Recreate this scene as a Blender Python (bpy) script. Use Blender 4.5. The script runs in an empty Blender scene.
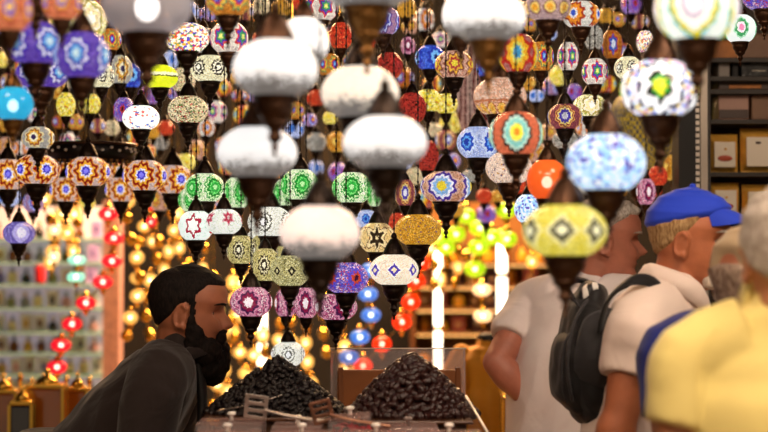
import bpy, bmesh, math, random
from mathutils import Vector, Matrix, noise
import mathutils.bvhtree
random.seed(11)
PI = math.pi
C = bpy.context.scene.collection
D = bpy.data
V = Vector

# ------------------------------------------------------------------ camera
FPX = 1806.0
CAM_Z = 1.5
PITCH = math.radians(1.55)
def W(x, y, d):
    """world point seen at pixel x, y and at distance d along the view axis"""
    cx, cy = (x - 384) / FPX * d, -(y - 216) / FPX * d
    return V((cx, d * math.cos(PITCH) - cy * math.sin(PITCH), CAM_Z + d * math.sin(PITCH) + cy * math.cos(PITCH)))
cd = D.cameras.new('camera'); cam = D.objects.new('camera', cd); C.objects.link(cam)
cam.location = (0, 0, CAM_Z); cam.rotation_euler = (PI / 2 + PITCH, 0, 0)
cd.sensor_width = 36; cd.lens = 36 * FPX / 768
cd.dof.use_dof = True; cd.dof.focus_distance = 4.35; cd.dof.aperture_fstop = 2.4
cd.clip_start = 0.05
bpy.context.scene.camera = cam

# ------------------------------------------------------------------ colour and materials
def col(h, a=1.0):
    h = h.lstrip('#')
    out = []
    for i in (0, 2, 4):
        c = int(h[i:i + 2], 16) / 255
        out.append(c / 12.92 if c <= 0.04045 else ((c + 0.055) / 1.055) ** 2.4)
    return (*out, a)

class NT:
    def __init__(s, name):
        s.m = D.materials.new(name); s.m.use_nodes = True
        s.t = s.m.node_tree; s.b = s.t.nodes['Principled BSDF']; s.o = s.t.nodes['Material Output']
    def n(s, typ, **kw):
        nd = s.t.nodes.new(typ)
        for k, v in kw.items(): setattr(nd, k, v)
        return nd
    def put(s, sock, v):
        if isinstance(v, bpy.types.NodeSocket): s.t.links.new(v, sock)
        else: sock.default_value = v
    def math(s, op, a, b=None, c=None):
        nd = s.n('ShaderNodeMath', operation=op)
        s.put(nd.inputs[0], a)
        if b is not None: s.put(nd.inputs[1], b)
        if c is not None: s.put(nd.inputs[2], c)
        return nd.outputs[0]
    def mix(s, f, a, b, mode='MIX'):
        nd = s.n('ShaderNodeMix', data_type='RGBA', blend_type=mode)
        s.put(nd.inputs[0], f); s.put(nd.inputs[6], a); s.put(nd.inputs[7], b)
        return nd.outputs[2]
    def ramp(s, f, stops, interp='CONSTANT'):
        nd = s.n('ShaderNodeValToRGB'); r = nd.color_ramp; r.interpolation = interp
        while len(r.elements) < len(stops): r.elements.new(0.5)
        for e, (p, c) in zip(r.elements, stops): e.position = p; e.color = c
        s.put(nd.inputs[0], f)
        return nd.outputs[0]

def mat(name, c, rough=0.5, metal=0.0, emit=None, es=1.0, bump=0, bscale=60, var=0.0, vscale=8, spec=0.5, sss=0, coat=0, trans=0, ior=1.45):
    k = NT(name); b = k.b
    b.inputs['Base Color'].default_value = col(c); b.inputs['Roughness'].default_value = rough
    b.inputs['Metallic'].default_value = metal; b.inputs['Specular IOR Level'].default_value = spec
    b.inputs['Coat Weight'].default_value = coat; b.inputs['Transmission Weight'].default_value = trans; b.inputs['IOR'].default_value = ior
    if sss:
        b.inputs['Subsurface Weight'].default_value = sss; b.inputs['Subsurface Radius'].default_value = (0.012, 0.005, 0.003); b.inputs['Subsurface Scale'].default_value = 0.5
    if emit: b.inputs['Emission Color'].default_value = col(emit); b.inputs['Emission Strength'].default_value = es
    if bump or var:
        tc = k.n('ShaderNodeTexCoord')
        if var:
            nz = k.n('ShaderNodeTexNoise'); nz.inputs['Scale'].default_value = vscale; nz.inputs['Detail'].default_value = 5
            k.put(nz.inputs['Vector'], tc.outputs['Object'])
            lo = [x * (1 - var) for x in col(c)[:3]] + [1]; hi = [min(1, x * (1 + var)) for x in col(c)[:3]] + [1]
            k.put(b.inputs['Base Color'], k.ramp(nz.outputs['Fac'], [(0.3, lo), (0.7, hi)], 'LINEAR'))
        if bump:
            nz = k.n('ShaderNodeTexNoise'); nz.inputs['Scale'].default_value = bscale; nz.inputs['Detail'].default_value = 4
            k.put(nz.inputs['Vector'], tc.outputs['Object'])
            bp = k.n('ShaderNodeBump'); bp.inputs['Strength'].default_value = bump; bp.inputs['Distance'].default_value = 0.01
            k.put(bp.inputs['Height'], nz.outputs['Fac']); k.put(b.inputs['Normal'], bp.outputs[0])
    return k.m

def clear_mat(name, tint, amount=0.75, rough=0.15):
    """thin clear plastic or glass: mostly lets light through, some gloss"""
    k = NT(name); b = k.b
    b.inputs['Base Color'].default_value = col(tint); b.inputs['Roughness'].default_value = rough
    t = k.n('ShaderNodeBsdfTransparent'); t.inputs[0].default_value = col(tint)
    mx = k.n('ShaderNodeMixShader'); mx.inputs[0].default_value = 1 - amount
    k.t.links.new(t.outputs[0], mx.inputs[1]); k.t.links.new(b.outputs[0], mx.inputs[2]); k.t.links.new(mx.outputs[0], k.o.inputs[0])
    return k.m

def glow_glass(name, c, es, amount=0.45):
    """coloured lamp glass: glows, and one sees the bulb through it"""
    k = NT(name); b = k.b
    b.inputs['Base Color'].default_value = col(c); b.inputs['Roughness'].default_value = 0.15
    b.inputs['Emission Color'].default_value = col(c); b.inputs['Emission Strength'].default_value = es
    t = k.n('ShaderNodeBsdfTransparent'); t.inputs[0].default_value = tuple(.45 + .55 * q for q in col(c)[:3]) + (1,)
    mx = k.n('ShaderNodeMixShader'); mx.inputs[0].default_value = 1 - amount
    k.t.links.new(t.outputs[0], mx.inputs[1]); k.t.links.new(b.outputs[0], mx.inputs[2]); k.t.links.new(mx.outputs[0], k.o.inputs[0])
    return k.m

def mosaic(name, bg, fl=(), N=5, P=0, amp=0.0, R=0.45, scale=15, es=1.2, metric='round', asp=0.62, bands=(), grout=0.35, vary=0.5, quant=True, ring=None, grain=False, vz=0.0, sq=1.0, lat=None):
    """lit mosaic glass. bg: (colour, weight) beads; fl: (radius, colour) rings of a motif repeated N times round the globe; bands: (z, half height, colour)"""
    k = NT(name); b = k.b
    tc = k.n('ShaderNodeTexCoord')
    vm = k.n('ShaderNodeVectorMath', operation='MULTIPLY_ADD'); k.put(vm.inputs[0], tc.outputs['Generated'])
    vm.inputs[1].default_value = (2, 2, 2 * 0.8); vm.inputs[2].default_value = (-1, -1, -0.8)
    vo = k.n('ShaderNodeTexVoronoi', feature='F1'); vo.inputs['Scale'].default_value = scale; k.put(vo.inputs['Vector'], vm.outputs[0])
    ve = k.n('ShaderNodeTexVoronoi', feature='DISTANCE_TO_EDGE'); ve.inputs['Scale'].default_value = scale; k.put(ve.inputs['Vector'], vm.outputs[0])
    sx = k.n('ShaderNodeSeparateXYZ'); k.put(sx.inputs[0], vo.outputs['Position'] if quant else vm.outputs[0])
    x, y, z = sx.outputs
    rc = k.n('ShaderNodeSeparateColor'); k.put(rc.inputs[0], vo.outputs['Color'])
    tot = sum(w for _, w in bg); acc = 0; st = []
    for c, w in bg: st.append((acc / tot, col(c))); acc += w
    cur = k.ramp(rc.outputs[0], st) if len(st) > 1 else None
    base = cur if cur is not None else st[0][1]
    if fl:
        th = k.math('ARCTAN2', x, k.math('MULTIPLY', y, -1.0))
        t = k.math('MULTIPLY', th, N / (2 * PI))
        fr = k.math('SUBTRACT', t, k.math('ROUND', t))
        u = k.math('MULTIPLY', fr, 2 * PI / N * sq)
        v = k.math('MULTIPLY', k.math('SUBTRACT', z, vz), asp / 0.8)
        if metric == 'round':
            r = k.math('SQRT', k.math('ADD', k.math('MULTIPLY', u, u), k.math('MULTIPLY', v, v)))
        else:
            r = k.math('ADD', k.math('ABSOLUTE', u), k.math('ABSOLUTE', v))
        r = k.math('DIVIDE', r, R)
        if P:
            ph = k.math('ARCTAN2', v, u)
            r = k.math('MULTIPLY', r, k.math('ADD', 1.0, k.math('MULTIPLY', k.math('COSINE', k.math('MULTIPLY', ph, float(P))), amp)))
        rr = [(0.0, col(fl[0][1]))] + [(fl[i][0], col(fl[i + 1][1])) for i in range(len(fl) - 1)]
        fc = k.ramp(r, rr)
        inside = k.math('LESS_THAN', r, fl[-1][0])
        base = k.mix(inside, base, fc)
    for zc, hh, c in bands:
        f = k.math('LESS_THAN', k.math('ABSOLUTE', k.math('SUBTRACT', z, zc * 0.8)), hh)
        base = k.mix(f, base, col(c))
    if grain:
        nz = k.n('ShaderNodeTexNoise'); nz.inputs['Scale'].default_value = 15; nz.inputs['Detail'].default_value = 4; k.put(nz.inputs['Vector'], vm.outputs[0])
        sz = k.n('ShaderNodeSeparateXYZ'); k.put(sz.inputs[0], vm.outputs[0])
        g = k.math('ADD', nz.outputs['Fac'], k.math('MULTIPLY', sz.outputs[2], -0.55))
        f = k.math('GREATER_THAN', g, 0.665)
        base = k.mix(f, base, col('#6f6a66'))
    if lat:
        s, cl = lat
        w1 = k.n('ShaderNodeTexChecker'); w1.inputs['Scale'].default_value = s; k.put(w1.inputs['Vector'], vm.outputs[0]); w1.inputs['Color1'].default_value = col(cl); k.put(w1.inputs['Color2'], base)
        base = w1.outputs[0]
    if vary or grout < 1:
        br = k.math('MULTIPLY_ADD', rc.outputs[1], vary, 1 - vary * 0.5)
        gm = k.n('ShaderNodeMapRange'); k.put(gm.inputs[0], ve.outputs['Distance']); gm.inputs[1].default_value = 0.02; gm.inputs[2].default_value = 0.14; gm.inputs[3].default_value = grout; gm.inputs[4].default_value = 1
        br = k.math('MULTIPLY', br, gm.outputs[0])
        sc = k.n('ShaderNodeVectorMath', operation='SCALE'); k.put(sc.inputs[0], base); k.put(sc.inputs['Scale'], br)
        base = sc.outputs[0]
    k.put(b.inputs['Emission Color'], base); b.inputs['Emission Strength'].default_value = es * (1.0 if grain else 1.15)
    dk = k.n('ShaderNodeVectorMath', operation='SCALE'); k.put(dk.inputs[0], base); dk.inputs['Scale'].default_value = 0.45
    k.put(b.inputs['Base Color'], dk.outputs[0])
    b.inputs['Roughness'].default_value = 0.16
    bp = k.n('ShaderNodeBump'); bp.inputs['Strength'].default_value = 0.7; bp.inputs['Distance'].default_value = 0.004
    k.put(bp.inputs['Height'], ve.outputs['Distance']); k.put(b.inputs['Normal'], bp.outputs[0])
    return k.m

# ------------------------------------------------------------------ mesh helpers
class MB:
    def __init__(s): s.v = []; s.f = []; s.mi = []; s.cur = 0
    def add(s, vs, fs):
        o = len(s.v); s.v += [tuple(p) for p in vs]; s.f += [tuple(i + o for i in f) for f in fs]; s.mi += [s.cur] * len(fs)
        return s
    def box(s, c, size, rot=None):
        x, y, z = [k / 2 for k in size]
        vs = [V((a, b_, c_)) for a in (-x, x) for b_ in (-y, y) for c_ in (-z, z)]
        if rot is not None: vs = [rot @ p for p in vs]
        return s.add([p + V(c) for p in vs], [(0, 1, 3, 2), (4, 6, 7, 5), (0, 4, 5, 1), (2, 3, 7, 6), (0, 2, 6, 4), (1, 5, 7, 3)])
    def rbox(s, c, size, r=0.005, rot=None):
        bm = bmesh.new(); bmesh.ops.create_cube(bm, size=1)
        for v in bm.verts: v.co = V((v.co.x * size[0], v.co.y * size[1], v.co.z * size[2]))
        bmesh.ops.bevel(bm, geom=bm.edges[:], offset=min(r, min(size) * 0.45), segments=2, affect='EDGES', profile=0.5)
        bm.verts.index_update()
        vs = [(rot @ v.co if rot is not None else v.co) + V(c) for v in bm.verts]
        s.add(vs, [tuple(v.index for v in f.verts) for f in bm.faces]); bm.free()
        return s
    def lathe(s, prof, c=(0, 0, 0), seg=24, rot=None, caps=True):
        vs, fs = [], []
        for r, z in prof:
            for i in range(seg):
                a = 2 * PI * i / seg; vs.append(V((r * math.cos(a), r * math.sin(a), z)))
        n = len(prof)
        for j in range(n - 1):
            for i in range(seg):
                k = (i + 1) % seg
                fs.append((j * seg + i, j * seg + k, (j + 1) * seg + k, (j + 1) * seg + i))
        if caps:
            fs.append(tuple(range(seg - 1, -1, -1))); fs.append(tuple((n - 1) * seg + i for i in range(seg)))
        if rot is not None: vs = [rot @ p for p in vs]
        return s.add([p + V(c) for p in vs], fs)
    def ell(s, c, r, rot=None, seg=16, rings=10):
        prof = [(math.sin(PI * j / rings), -math.cos(PI * j / rings)) for j in range(1, rings)]
        vs = [V((0, 0, -1))]; fs = []
        for rr, z in prof:
            for i in range(seg): a = 2 * PI * i / seg; vs.append(V((rr * math.cos(a), rr * math.sin(a), z)))
        vs.append(V((0, 0, 1))); L = len(vs) - 1; n = len(prof)
        for i in range(seg):
            k = (i + 1) % seg
            fs.append((0, 1 + k, 1 + i)); fs.append((L, 1 + (n - 1) * seg + i, 1 + (n - 1) * seg + k))
            for j in range(n - 1): fs.append((1 + j * seg + i, 1 + j * seg + k, 1 + (j + 1) * seg + k, 1 + (j + 1) * seg + i))
        out = []
        for p in vs:
            q = V((p.x * r[0], p.y * r[1], p.z * r[2]))
            if rot is not None: q = rot @ q
            out.append(q + V(c))
        return s.add(out, fs)
    def tube(s, pts, rad, side=None, seg=16, dome=True, sub=4):
        """tapered tube through pts; rad: r or (r along side, r across); side keeps the section's long axis"""
        P_ = [V(p) for p in pts]; Rr = [(r, r) if not isinstance(r, (tuple, list)) else r for r in rad]
        Q, S = [], []
        n = len(P_)
        for i in range(n - 1):
            p0 = P_[max(i - 1, 0)]; p1 = P_[i]; p2 = P_[i + 1]; p3 = P_[min(i + 2, n - 1)]
            for k in range(sub):
                t = k / sub
                Q.append(0.5 * ((2 * p1) + (p2 - p0) * t + (2 * p0 - 5 * p1 + 4 * p2 - p3) * t * t + (3 * p1 - p0 - 3 * p2 + p3) * t ** 3))
                e = t * t * (3 - 2 * t)
                S.append(tuple(Rr[i][q] * (1 - e) + Rr[i + 1][q] * e for q in (0, 1)))
        Q.append(P_[-1]); S.append(Rr[-1])
        dirs = []
        for i in range(len(Q)):
            d = Q[min(i + 1, len(Q) - 1)] - Q[max(i - 1, 0)]; dirs.append(d.normalized())
        if dome:
            def cap(p, d, r, sgn):
                out = []
                for k in (0.95, 0.75, 0.45):
                    h = math.sqrt(1 - k * k) * min(r)
                    out.append((p + d * sgn * h, (r[0] * k, r[1] * k)))
                return out
            pre = cap(Q[0], dirs[0], S[0], -1)[::-1]; post = cap(Q[-1], dirs[-1], S[-1], 1)
            Q = [a for a, _ in pre] + Q + [a for a, _ in post]; S = [b_ for _, b_ in pre] + S + [b_ for _, b_ in post]
            dirs = [dirs[0]] * 3 + dirs + [dirs[-1]] * 3
        sv = V(side) if side is not None else None
        vs, fs = [], []
        last = None
        for p, d, r in zip(Q, dirs, S):
            if sv is not None: u = (sv - d * sv.dot(d)).normalized()
            else:
                u = last if last is not None else (V((0, 0, 1)).cross(d) if abs(d.z) < 0.9 else V((1, 0, 0)).cross(d))
                u = (u - d * u.dot(d)).normalized(); last = u
            w = d.cross(u)
            for i in range(seg):
                a = 2 * PI * i / seg; vs.append(p + u * (r[0] * math.cos(a)) + w * (r[1] * math.sin(a)))
        m = len(Q)
        for j in range(m - 1):
            for i in range(seg):
                k = (i + 1) % seg
                fs.append((j * seg + i, j * seg + k, (j + 1) * seg + k, (j + 1) * seg + i))
        fs.append(tuple(range(seg - 1, -1, -1))); fs.append(tuple((m - 1) * seg + i for i in range(seg)))
        return s.add(vs, fs)
    def mesh(s, name, smooth=True):
        me = D.meshes.new(name); me.from_pydata(s.v, [], s.f); me.update()
        if any(s.mi): me.polygons.foreach_set('material_index', s.mi)
        if smooth: me.polygons.foreach_set('use_smooth', [True] * len(me.polygons))
        return me
    def build(s, name, m, parent=None, smooth=True, loc=None, autosm=None):
        me = s.mesh(name, smooth)
        if smooth and autosm: me.set_sharp_from_angle(angle=math.radians(autosm))
        return link(name, me, m, parent, loc)

def link(name, me, m, parent=None, loc=None):
    o = D.objects.new(name, me); C.objects.link(o)
    if m is not None and not me.materials:
        for q in (m if isinstance(m, (list, tuple)) else [m]): me.materials.append(q)
    if parent is not None: o.parent = parent
    if loc is not None: o.location = loc
    return o

def tag(o, label=None, cat=None, group=None, kind=None):
    if label: o['label'] = label
    if cat: o['category'] = cat
    if group: o['group'] = group
    if kind: o['kind'] = kind
    return o
def thing(name, label, cat, loc=(0, 0, 0), rz=0, group=None):
    o = D.objects.new(name, None); C.objects.link(o); o.empty_display_size = 0.05
    o.location = loc; o.rotation_euler = (0, 0, rz)
    return tag(o, label, cat, group)
def struct(name, mb, m, smooth=False): return tag(mb.build(name, m, None, smooth), kind='structure')
def copy_tree(o, loc=None, rz=None, label=None, parent=None):
    c = o.copy(); C.objects.link(c)
    if parent is not None: c.parent = parent
    if loc is not None: c.location = loc
    if rz is not None: c.rotation_euler = (c.rotation_euler[0], c.rotation_euler[1], rz)
    if label: c['label'] = label
    for ch in list(o.children): copy_tree(ch, parent=c)
    return c

def fuse(o, voxel, smooth=3, disp=None):
    """weld the shapes of one mesh into one continuous skin"""
    r = o.modifiers.new('r', 'REMESH'); r.mode = 'VOXEL'; r.voxel_size = voxel; r.use_smooth_shade = True
    if smooth: q = o.modifiers.new('s', 'SMOOTH'); q.factor = 0.5; q.iterations = smooth
    dg = bpy.context.evaluated_depsgraph_get(); dg.update()
    me = D.meshes.new_from_object(o.evaluated_get(dg)); mats = list(o.data.materials)
    o.modifiers.clear(); o.data = me
    me.materials.clear()
    for m in mats: me.materials.append(m)
    if disp:
        nr = [v.normal.copy() for v in me.vertices]
        for v, n in zip(me.vertices, nr): v.co += n * disp(v.co, n)
    me.polygons.foreach_set('use_smooth', [True] * len(me.polygons)); me.update()
    return o

# ------------------------------------------------------------------ the room
CEIL = 3.1
m_ceil = mat('dark_ceiling', '#2a1a10', 0.8, var=0.3)
m_floor = mat('stone_floor', '#8a7458', 0.35, var=0.15, vscale=3)
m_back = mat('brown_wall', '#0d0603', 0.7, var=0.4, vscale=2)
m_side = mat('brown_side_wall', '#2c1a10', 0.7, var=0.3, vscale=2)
struct('floor', MB().box((0, 4.5, -0.05), (8, 13, 0.1)), m_floor)
struct('ceiling', MB().box((0, 4.5, CEIL + 0.05), (8, 13, 0.1)), m_ceil)
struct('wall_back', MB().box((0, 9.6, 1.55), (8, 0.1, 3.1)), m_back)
struct('wall_left', MB().box((-4.05, 4.5, 1.55), (0.1, 13, 3.1)), m_side)
struct('wall_right', MB().box((4.05, 4.5, 1.55), (0.1, 13, 3.1)), m_side)

brass_dark = mat('dark_bronze', '#3e281a', 0.34, 0.8, bump=0.25, bscale=120, var=0.3, vscale=40)
brass_black = mat('blackened_bronze', '#20140c', 0.33, 0.7, bump=0.25, bscale=120)
brass_gold = mat('aged_brass', '#6e4c24', 0.36, 0.85, bump=0.2, bscale=120, var=0.3, vscale=40)
gold = mat('gold_metal', '#e0b650', 0.25, 1.0)
m_bulb = mat('warm_bulb', '#ffffff', emit='#fff0cf', es=14)
# ------------------------------------------------------------------ lantern glass
ST = {}
def S_(key, desc, bg, fl=(), **kw): ST[key] = (desc, bg, fl, kw)
W1 = [('#ffffff', 1)]
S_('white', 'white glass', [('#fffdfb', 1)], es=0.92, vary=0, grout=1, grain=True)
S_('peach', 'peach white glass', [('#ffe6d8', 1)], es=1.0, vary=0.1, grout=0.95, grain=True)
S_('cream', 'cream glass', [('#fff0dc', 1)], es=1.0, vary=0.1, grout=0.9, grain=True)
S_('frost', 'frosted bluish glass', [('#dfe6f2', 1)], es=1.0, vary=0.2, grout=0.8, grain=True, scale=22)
S_('whitedots', 'white glass with scattered coloured dots', [('#fbfff2', 14), ('#4a58b8', 1), ('#d86a6a', 1)], es=1.0, vary=0.15, grout=0.85, scale=9)
S_('multidot', 'many coloured dots', [('#fff6e0', 6), ('#d02a2a', 2), ('#3d2fb0', 2), ('#2f8f4a', 1), ('#f0b020', 2)], es=1.3, scale=10, vary=0.3)
S_('purple', 'violet glass with a pale star flower', [('#6a4cc0', 3), ('#5638a8', 3), ('#7f62d0', 2)], [(0.22, '#d8f4ff'), (0.45, '#70b8f0'), (0.62, '#3a2fc0'), (0.8, '#e8e8ff'), (1, '#4a34b8')], P=8, amp=0.12, R=0.5, N=5, es=0.75, scale=20)
S_('clear', 'clear grey glass', [('#ffffff', 1)])
S_('teal', 'turquoise glass', [('#2fb4dc', 3), ('#56c8e4', 2), ('#1f98c4', 2)], es=1.1, scale=16, vary=0.3, grout=0.7)
S_('orangepink', 'orange glass with yellow and violet flowers', [('#d0744c', 3), ('#c85f42', 2), ('#e08a5c', 2)], [(0.3, '#f6c23c'), (0.55, '#5a40c0'), (0.8, '#e8a040'), (1, '#b84a3a')], N=6, R=0.45, es=0.9)
S_('creamgreen', 'cream glass with pale flowers and green sides', [('#fff4cc', 4), ('#a8b848', 2), ('#e8d890', 2)], [(0.3, '#fffdf0'), (0.6, '#f4e2a8'), (0.8, '#fff6d8'), (1, '#b0a048')], N=4, P=6, amp=0.15, R=0.6, es=1.05)
S_('lime', 'lime yellow glass with a dark beaded band', [('#e6ee28', 3), ('#d2dc1c', 2)], bands=[(0.16, 0.12, '#f2f0c0'), (0.0, 0.05, '#55521c')], es=1.05, vary=0.25, grout=0.7, scale=12)
S_('creamblack', 'cream glass with black ringed flowers', [('#ece6c2', 4), ('#d8cfa0', 2)], [(0.25, '#fffbe4'), (0.42, '#1d1812'), (0.6, '#f0ead0'), (0.8, '#2a231a'), (1, '#e0d8b0')], N=6, P=10, amp=0.1, R=0.45, es=1.05)
S_('sunflower', 'pink beaded glass with red and yellow flowers with violet hearts', [('#c9aaa4', 3), ('#a98a8a', 3), ('#e2cbc0', 2)], [(0.16, '#8a84ff'), (0.32, '#3a2cc0'), (0.42, '#f4f0ff'), (0.62, '#f0b030'), (0.86, '#8c1410'), (1, '#e8a040')], N=5, P=9, amp=0.16, R=0.60, es=1.0, scale=26)
S_('green', 'pale glass with bright green flowers', [('#dcecc0', 3), ('#b8dca0', 2), ('#f2f6e0', 2)], [(0.2, '#b8f0a8'), (0.4, '#28a83c'), (0.52, '#70dc70'), (0.75, '#128a2a'), (0.88, '#c8ecb0'), (1, '#2a9a3c')], N=5, P=12, amp=0.09, R=0.55, es=1.0, scale=22)
S_('redstar', 'white glass with a crimson star', [('#f2fbf2', 5), ('#c8e0d8', 2)], [(0.36, '#f8fcf6'), (0.56, '#a8203c'), (1, '#eefaf2')], N=4, P=6, amp=0.22, R=0.75, es=1.05, scale=20)
S_('blossom', 'white glass with small red green and yellow blossoms', [('#f4f6ec', 6), ('#d8e0d4', 3)], [(0.3, '#e8c8c8'), (0.75, '#b83048'), (1, '#d8a8b0')], N=5, P=6, amp=0.25, R=0.3, vz=0.25, es=1.0, scale=18, bands=[])
S_('dotring', 'white glass with dotted black rings', [('#f0f0e4', 5), ('#d8d8cc', 2)], [(0.25, '#ffffff'), (0.4, '#4a4a40'), (0.6, '#f4f4ea'), (0.72, '#55554a'), (1, '#eeeee2')], N=5, P=14, amp=0.08, R=0.55, es=1.0, scale=20)
S_('olive', 'olive beaded glass with black and cream flowers', [('#bfb06a', 3), ('#988a4a', 2), ('#e8dca0', 2), ('#3a3018', 1)], [(0.22, '#fff8d8'), (0.45, '#2a2012'), (0.6, '#f0e6b8'), (0.78, '#3a2e18'), (1, '#d0c480')], N=5, P=10, amp=0.12, R=0.52, es=0.9, scale=20)
S_('olivediamond', 'olive beaded glass with black diamonds', [('#b8b070', 3), ('#8f8a52', 2), ('#e8e4b0', 2), ('#3a3418', 1)], [(0.3, '#e0d8a0'), (0.7, '#1d1a10'), (1, '#c8c088')], N=8, metric='diamond', R=0.3, es=0.85, scale=24)
S_('amberstar', 'honey glass with a black pointed star', [('#f0d090', 4), ('#dcb468', 2)], [(0.12, '#f0d8a0'), (0.5, '#2a1c0c'), (0.8, '#f2d8a0'), (0.9, '#6a4018'), (1, '#e8c888')], N=4, P=6, amp=0.35, R=0.62, es=0.95, scale=24)
S_('amber', 'amber beaded glass with small violet marks', [('#d89a26', 8), ('#c07e18', 6), ('#eab848', 5), ('#4a2a68', 1)], es=0.85, scale=22)
S_('violetdiamond', 'cream glass with violet diamonds', [('#f6ead4', 4), ('#e8d4b4', 3)], [(0.35, '#f4e2b8'), (0.75, '#4a3aa8'), (1, '#f8efe0')], N=7, metric='diamond', R=0.34, es=1.1, scale=26, sq=1.0)
S_('yellowdiamond', 'yellow glass with grey diamonds', [('#e8d850', 4), ('#d4c23c', 3), ('#f0e684', 2)], [(0.35, '#fbf8c8'), (0.75, '#2e2a14'), (1, '#f4eca8')], N=7, metric='diamond', R=0.42, es=0.85, scale=18, grout=0.6)
S_('ambermulti', 'amber glass with many coloured flowers', [('#c87a2a', 3), ('#d89838', 2), ('#a8541c', 2)], [(0.25, '#7ab8f0'), (0.45, '#4a2fa8'), (0.65, '#d8402a'), (0.85, '#f0c040'), (1, '#3a8a5a')], N=6, P=8, amp=0.12, R=0.45, es=0.9, scale=18)
S_('multiflower', 'white beaded glass with many coloured flowers', [('#e8dccc', 3), ('#c8b8b0', 3)], [(0.2, '#e8f080'), (0.4, '#3a9a5a'), (0.6, '#5a3ab0'), (0.8, '#d83a3a'), (1, '#f0e8d8')], N=5, P=6, amp=0.2, R=0.55, es=0.95, scale=18)
S_('bluespeckle', 'pale blue glass with violet specks', [('#b4d8f4', 6), ('#e8f2fc', 7), ('#5a50b0', 3), ('#8cbcec', 4)], es=0.98, scale=9, vary=0.2, grout=0.85)
S_('orangeaqua', 'orange glass with an aqua and yellow flower', [('#d8704c', 4), ('#c85c3c', 3)], [(0.18, '#e89020'), (0.42, '#f8e848'), (0.7, '#8ad0c4'), (0.82, '#c8e4d0'), (1, '#3a2a24')], N=4, P=16, amp=0.06, R=0.6, es=0.85, scale=22, grout=0.7)
S_('creamdots', 'cream pink glass with dark dots', [('#f2d8c4', 18), ('#e4c4ac', 8), ('#5a3a6a', 1), ('#c89030', 1)], es=0.9, scale=16, vary=0.3)
S_('orange', 'glossy orange glass', [('#e8682a', 3), ('#d85418', 2)], es=0.75, scale=8, vary=0.2, grout=0.9)
S_('redblack', 'red glass with a black lattice', [('#c83a2e', 4), ('#a82a24', 3), ('#2a100c', 2)], es=0.8, scale=16, grout=0.15)
S_('blueflower', 'pale blue beaded glass with royal blue flowers', [('#a8b8e4', 3), ('#8094d0', 3), ('#d4dcf4', 2)], [(0.3, '#1f3ca8'), (0.5, '#5aa0e8'), (0.75, '#2048b8'), (1, '#c8d8f8')], N=5, P=8, amp=0.1, R=0.48, es=0.95, scale=24)
S_('blue', 'royal blue glass with a dark eyed flower', [('#3a62d8', 3), ('#2a48c0', 3), ('#6a90f0', 1)], [(0.25, '#1a2060'), (0.6, '#7ac0ff'), (1, '#2838b0')], N=4, P=8, amp=0.15, R=0.55, es=0.9, scale=18)
S_('plum', 'plum beaded glass with a white star on violet and gold', [('#8a3a48', 3), ('#6a2838', 3), ('#a85a5a', 2)], [(0.3, '#f0f0ff'), (0.58, '#4a3aa8'), (0.75, '#f0d880'), (0.88, '#8a2a2a'), (1, '#e8a858')], N=4, P=10, amp=0.1, R=0.58, es=0.85, scale=24)
S_('pink', 'pink mosaic glass with white hearted maroon flowers', [('#b84a74', 3), ('#7a2a5c', 3), ('#e8a8b8', 2), ('#fbe4e6', 2)], [(0.35, '#ffeef4'), (0.6, '#8c1844'), (0.78, '#4a1a48'), (1, '#d88aa8')], N=4, P=9, amp=0.12, R=0.6, es=0.9, scale=20)
S_('violetmix', 'violet blue and red mosaic glass', [('#5a4ac0', 4), ('#8a78d0', 3), ('#c83a3a', 2), ('#e8c8d8', 2), ('#3a48b0', 2)], [(0.3, '#3a1030'), (0.6, '#c8402a'), (1, '#5a48c8')], N=5, P=8, amp=0.15, R=0.4, es=0.85, scale=18)
S_('yellowring', 'white glass with a yellow ring and aqua beads', [('#f6faf0', 5), ('#e8f2e4', 3)], [(0.3, '#efe6ec'), (0.46, '#c8bcc8'), (0.7, '#fbfbf2'), (0.88, '#d8c800'), (1, '#48b0bc')], N=4, P=18, amp=0.03, R=0.66, es=0.95, grout=0.9, vary=0.1)
S_('greenring', 'white glass with a green ring round a pink flower', [('#eef4f0', 5), ('#dce8e4', 3)], [(0.25, '#e88ab0'), (0.4, '#fbe8f0'), (0.65, '#3a9a5a'), (0.8, '#a8d8b8'), (1, '#f4f8f4')], N=4, P=10, amp=0.06, R=0.62, es=1.0, grout=0.7, vary=0.2)
S_('petals', 'white petalled glass with green and yellow hearts and bright beads', [('#f2ecf2', 3), ('#6a8ae0', 1.4), ('#f0d040', 1.4), ('#c87ab8', 1), ('#e0f0ff', 2)], [(0.24, '#e8e430'), (0.36, '#3aa83a'), (0.5, '#2a2a22'), (0.86, '#ffffff'), (1, '#3a3a58')], N=4, P=6, amp=0.12, R=0.66, es=1.0, scale=10, grout=0.8, vary=0.15)
S_('beigeband', 'peach beaded glass with an orange petal band', [('#e8b898', 4), ('#d09478', 3), ('#f4d8c4', 2)], [(0.4, '#f4a830'), (0.8, '#f0c060'), (1, '#b85a2a')], N=14, R=0.2, vz=-0.55, es=0.85, scale=20, bands=[(-0.28, 0.05, '#c07048')])
S_('amberpink', 'rosy beaded glass with gold and red flowers', [('#d8a088', 4), ('#b87c68', 3), ('#f0d0b8', 2)], [(0.3, '#f4e048'), (0.55, '#b83a3a'), (0.8, '#f0b840'), (1, '#8a4a3a')], N=5, P=7, amp=0.2, R=0.5, es=0.8, scale=22)
S_('violetband', 'pale glass with a violet band over orange petals', [('#c8a8a0', 3), ('#a88a90', 3)], [(0.5, '#f0a830'), (0.8, '#f4d070'), (1, '#8a5a58')], N=9, R=0.3, vz=-0.15, es=0.85, scale=18, bands=[(0.7, 0.14, '#4a3ab0')])
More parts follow.
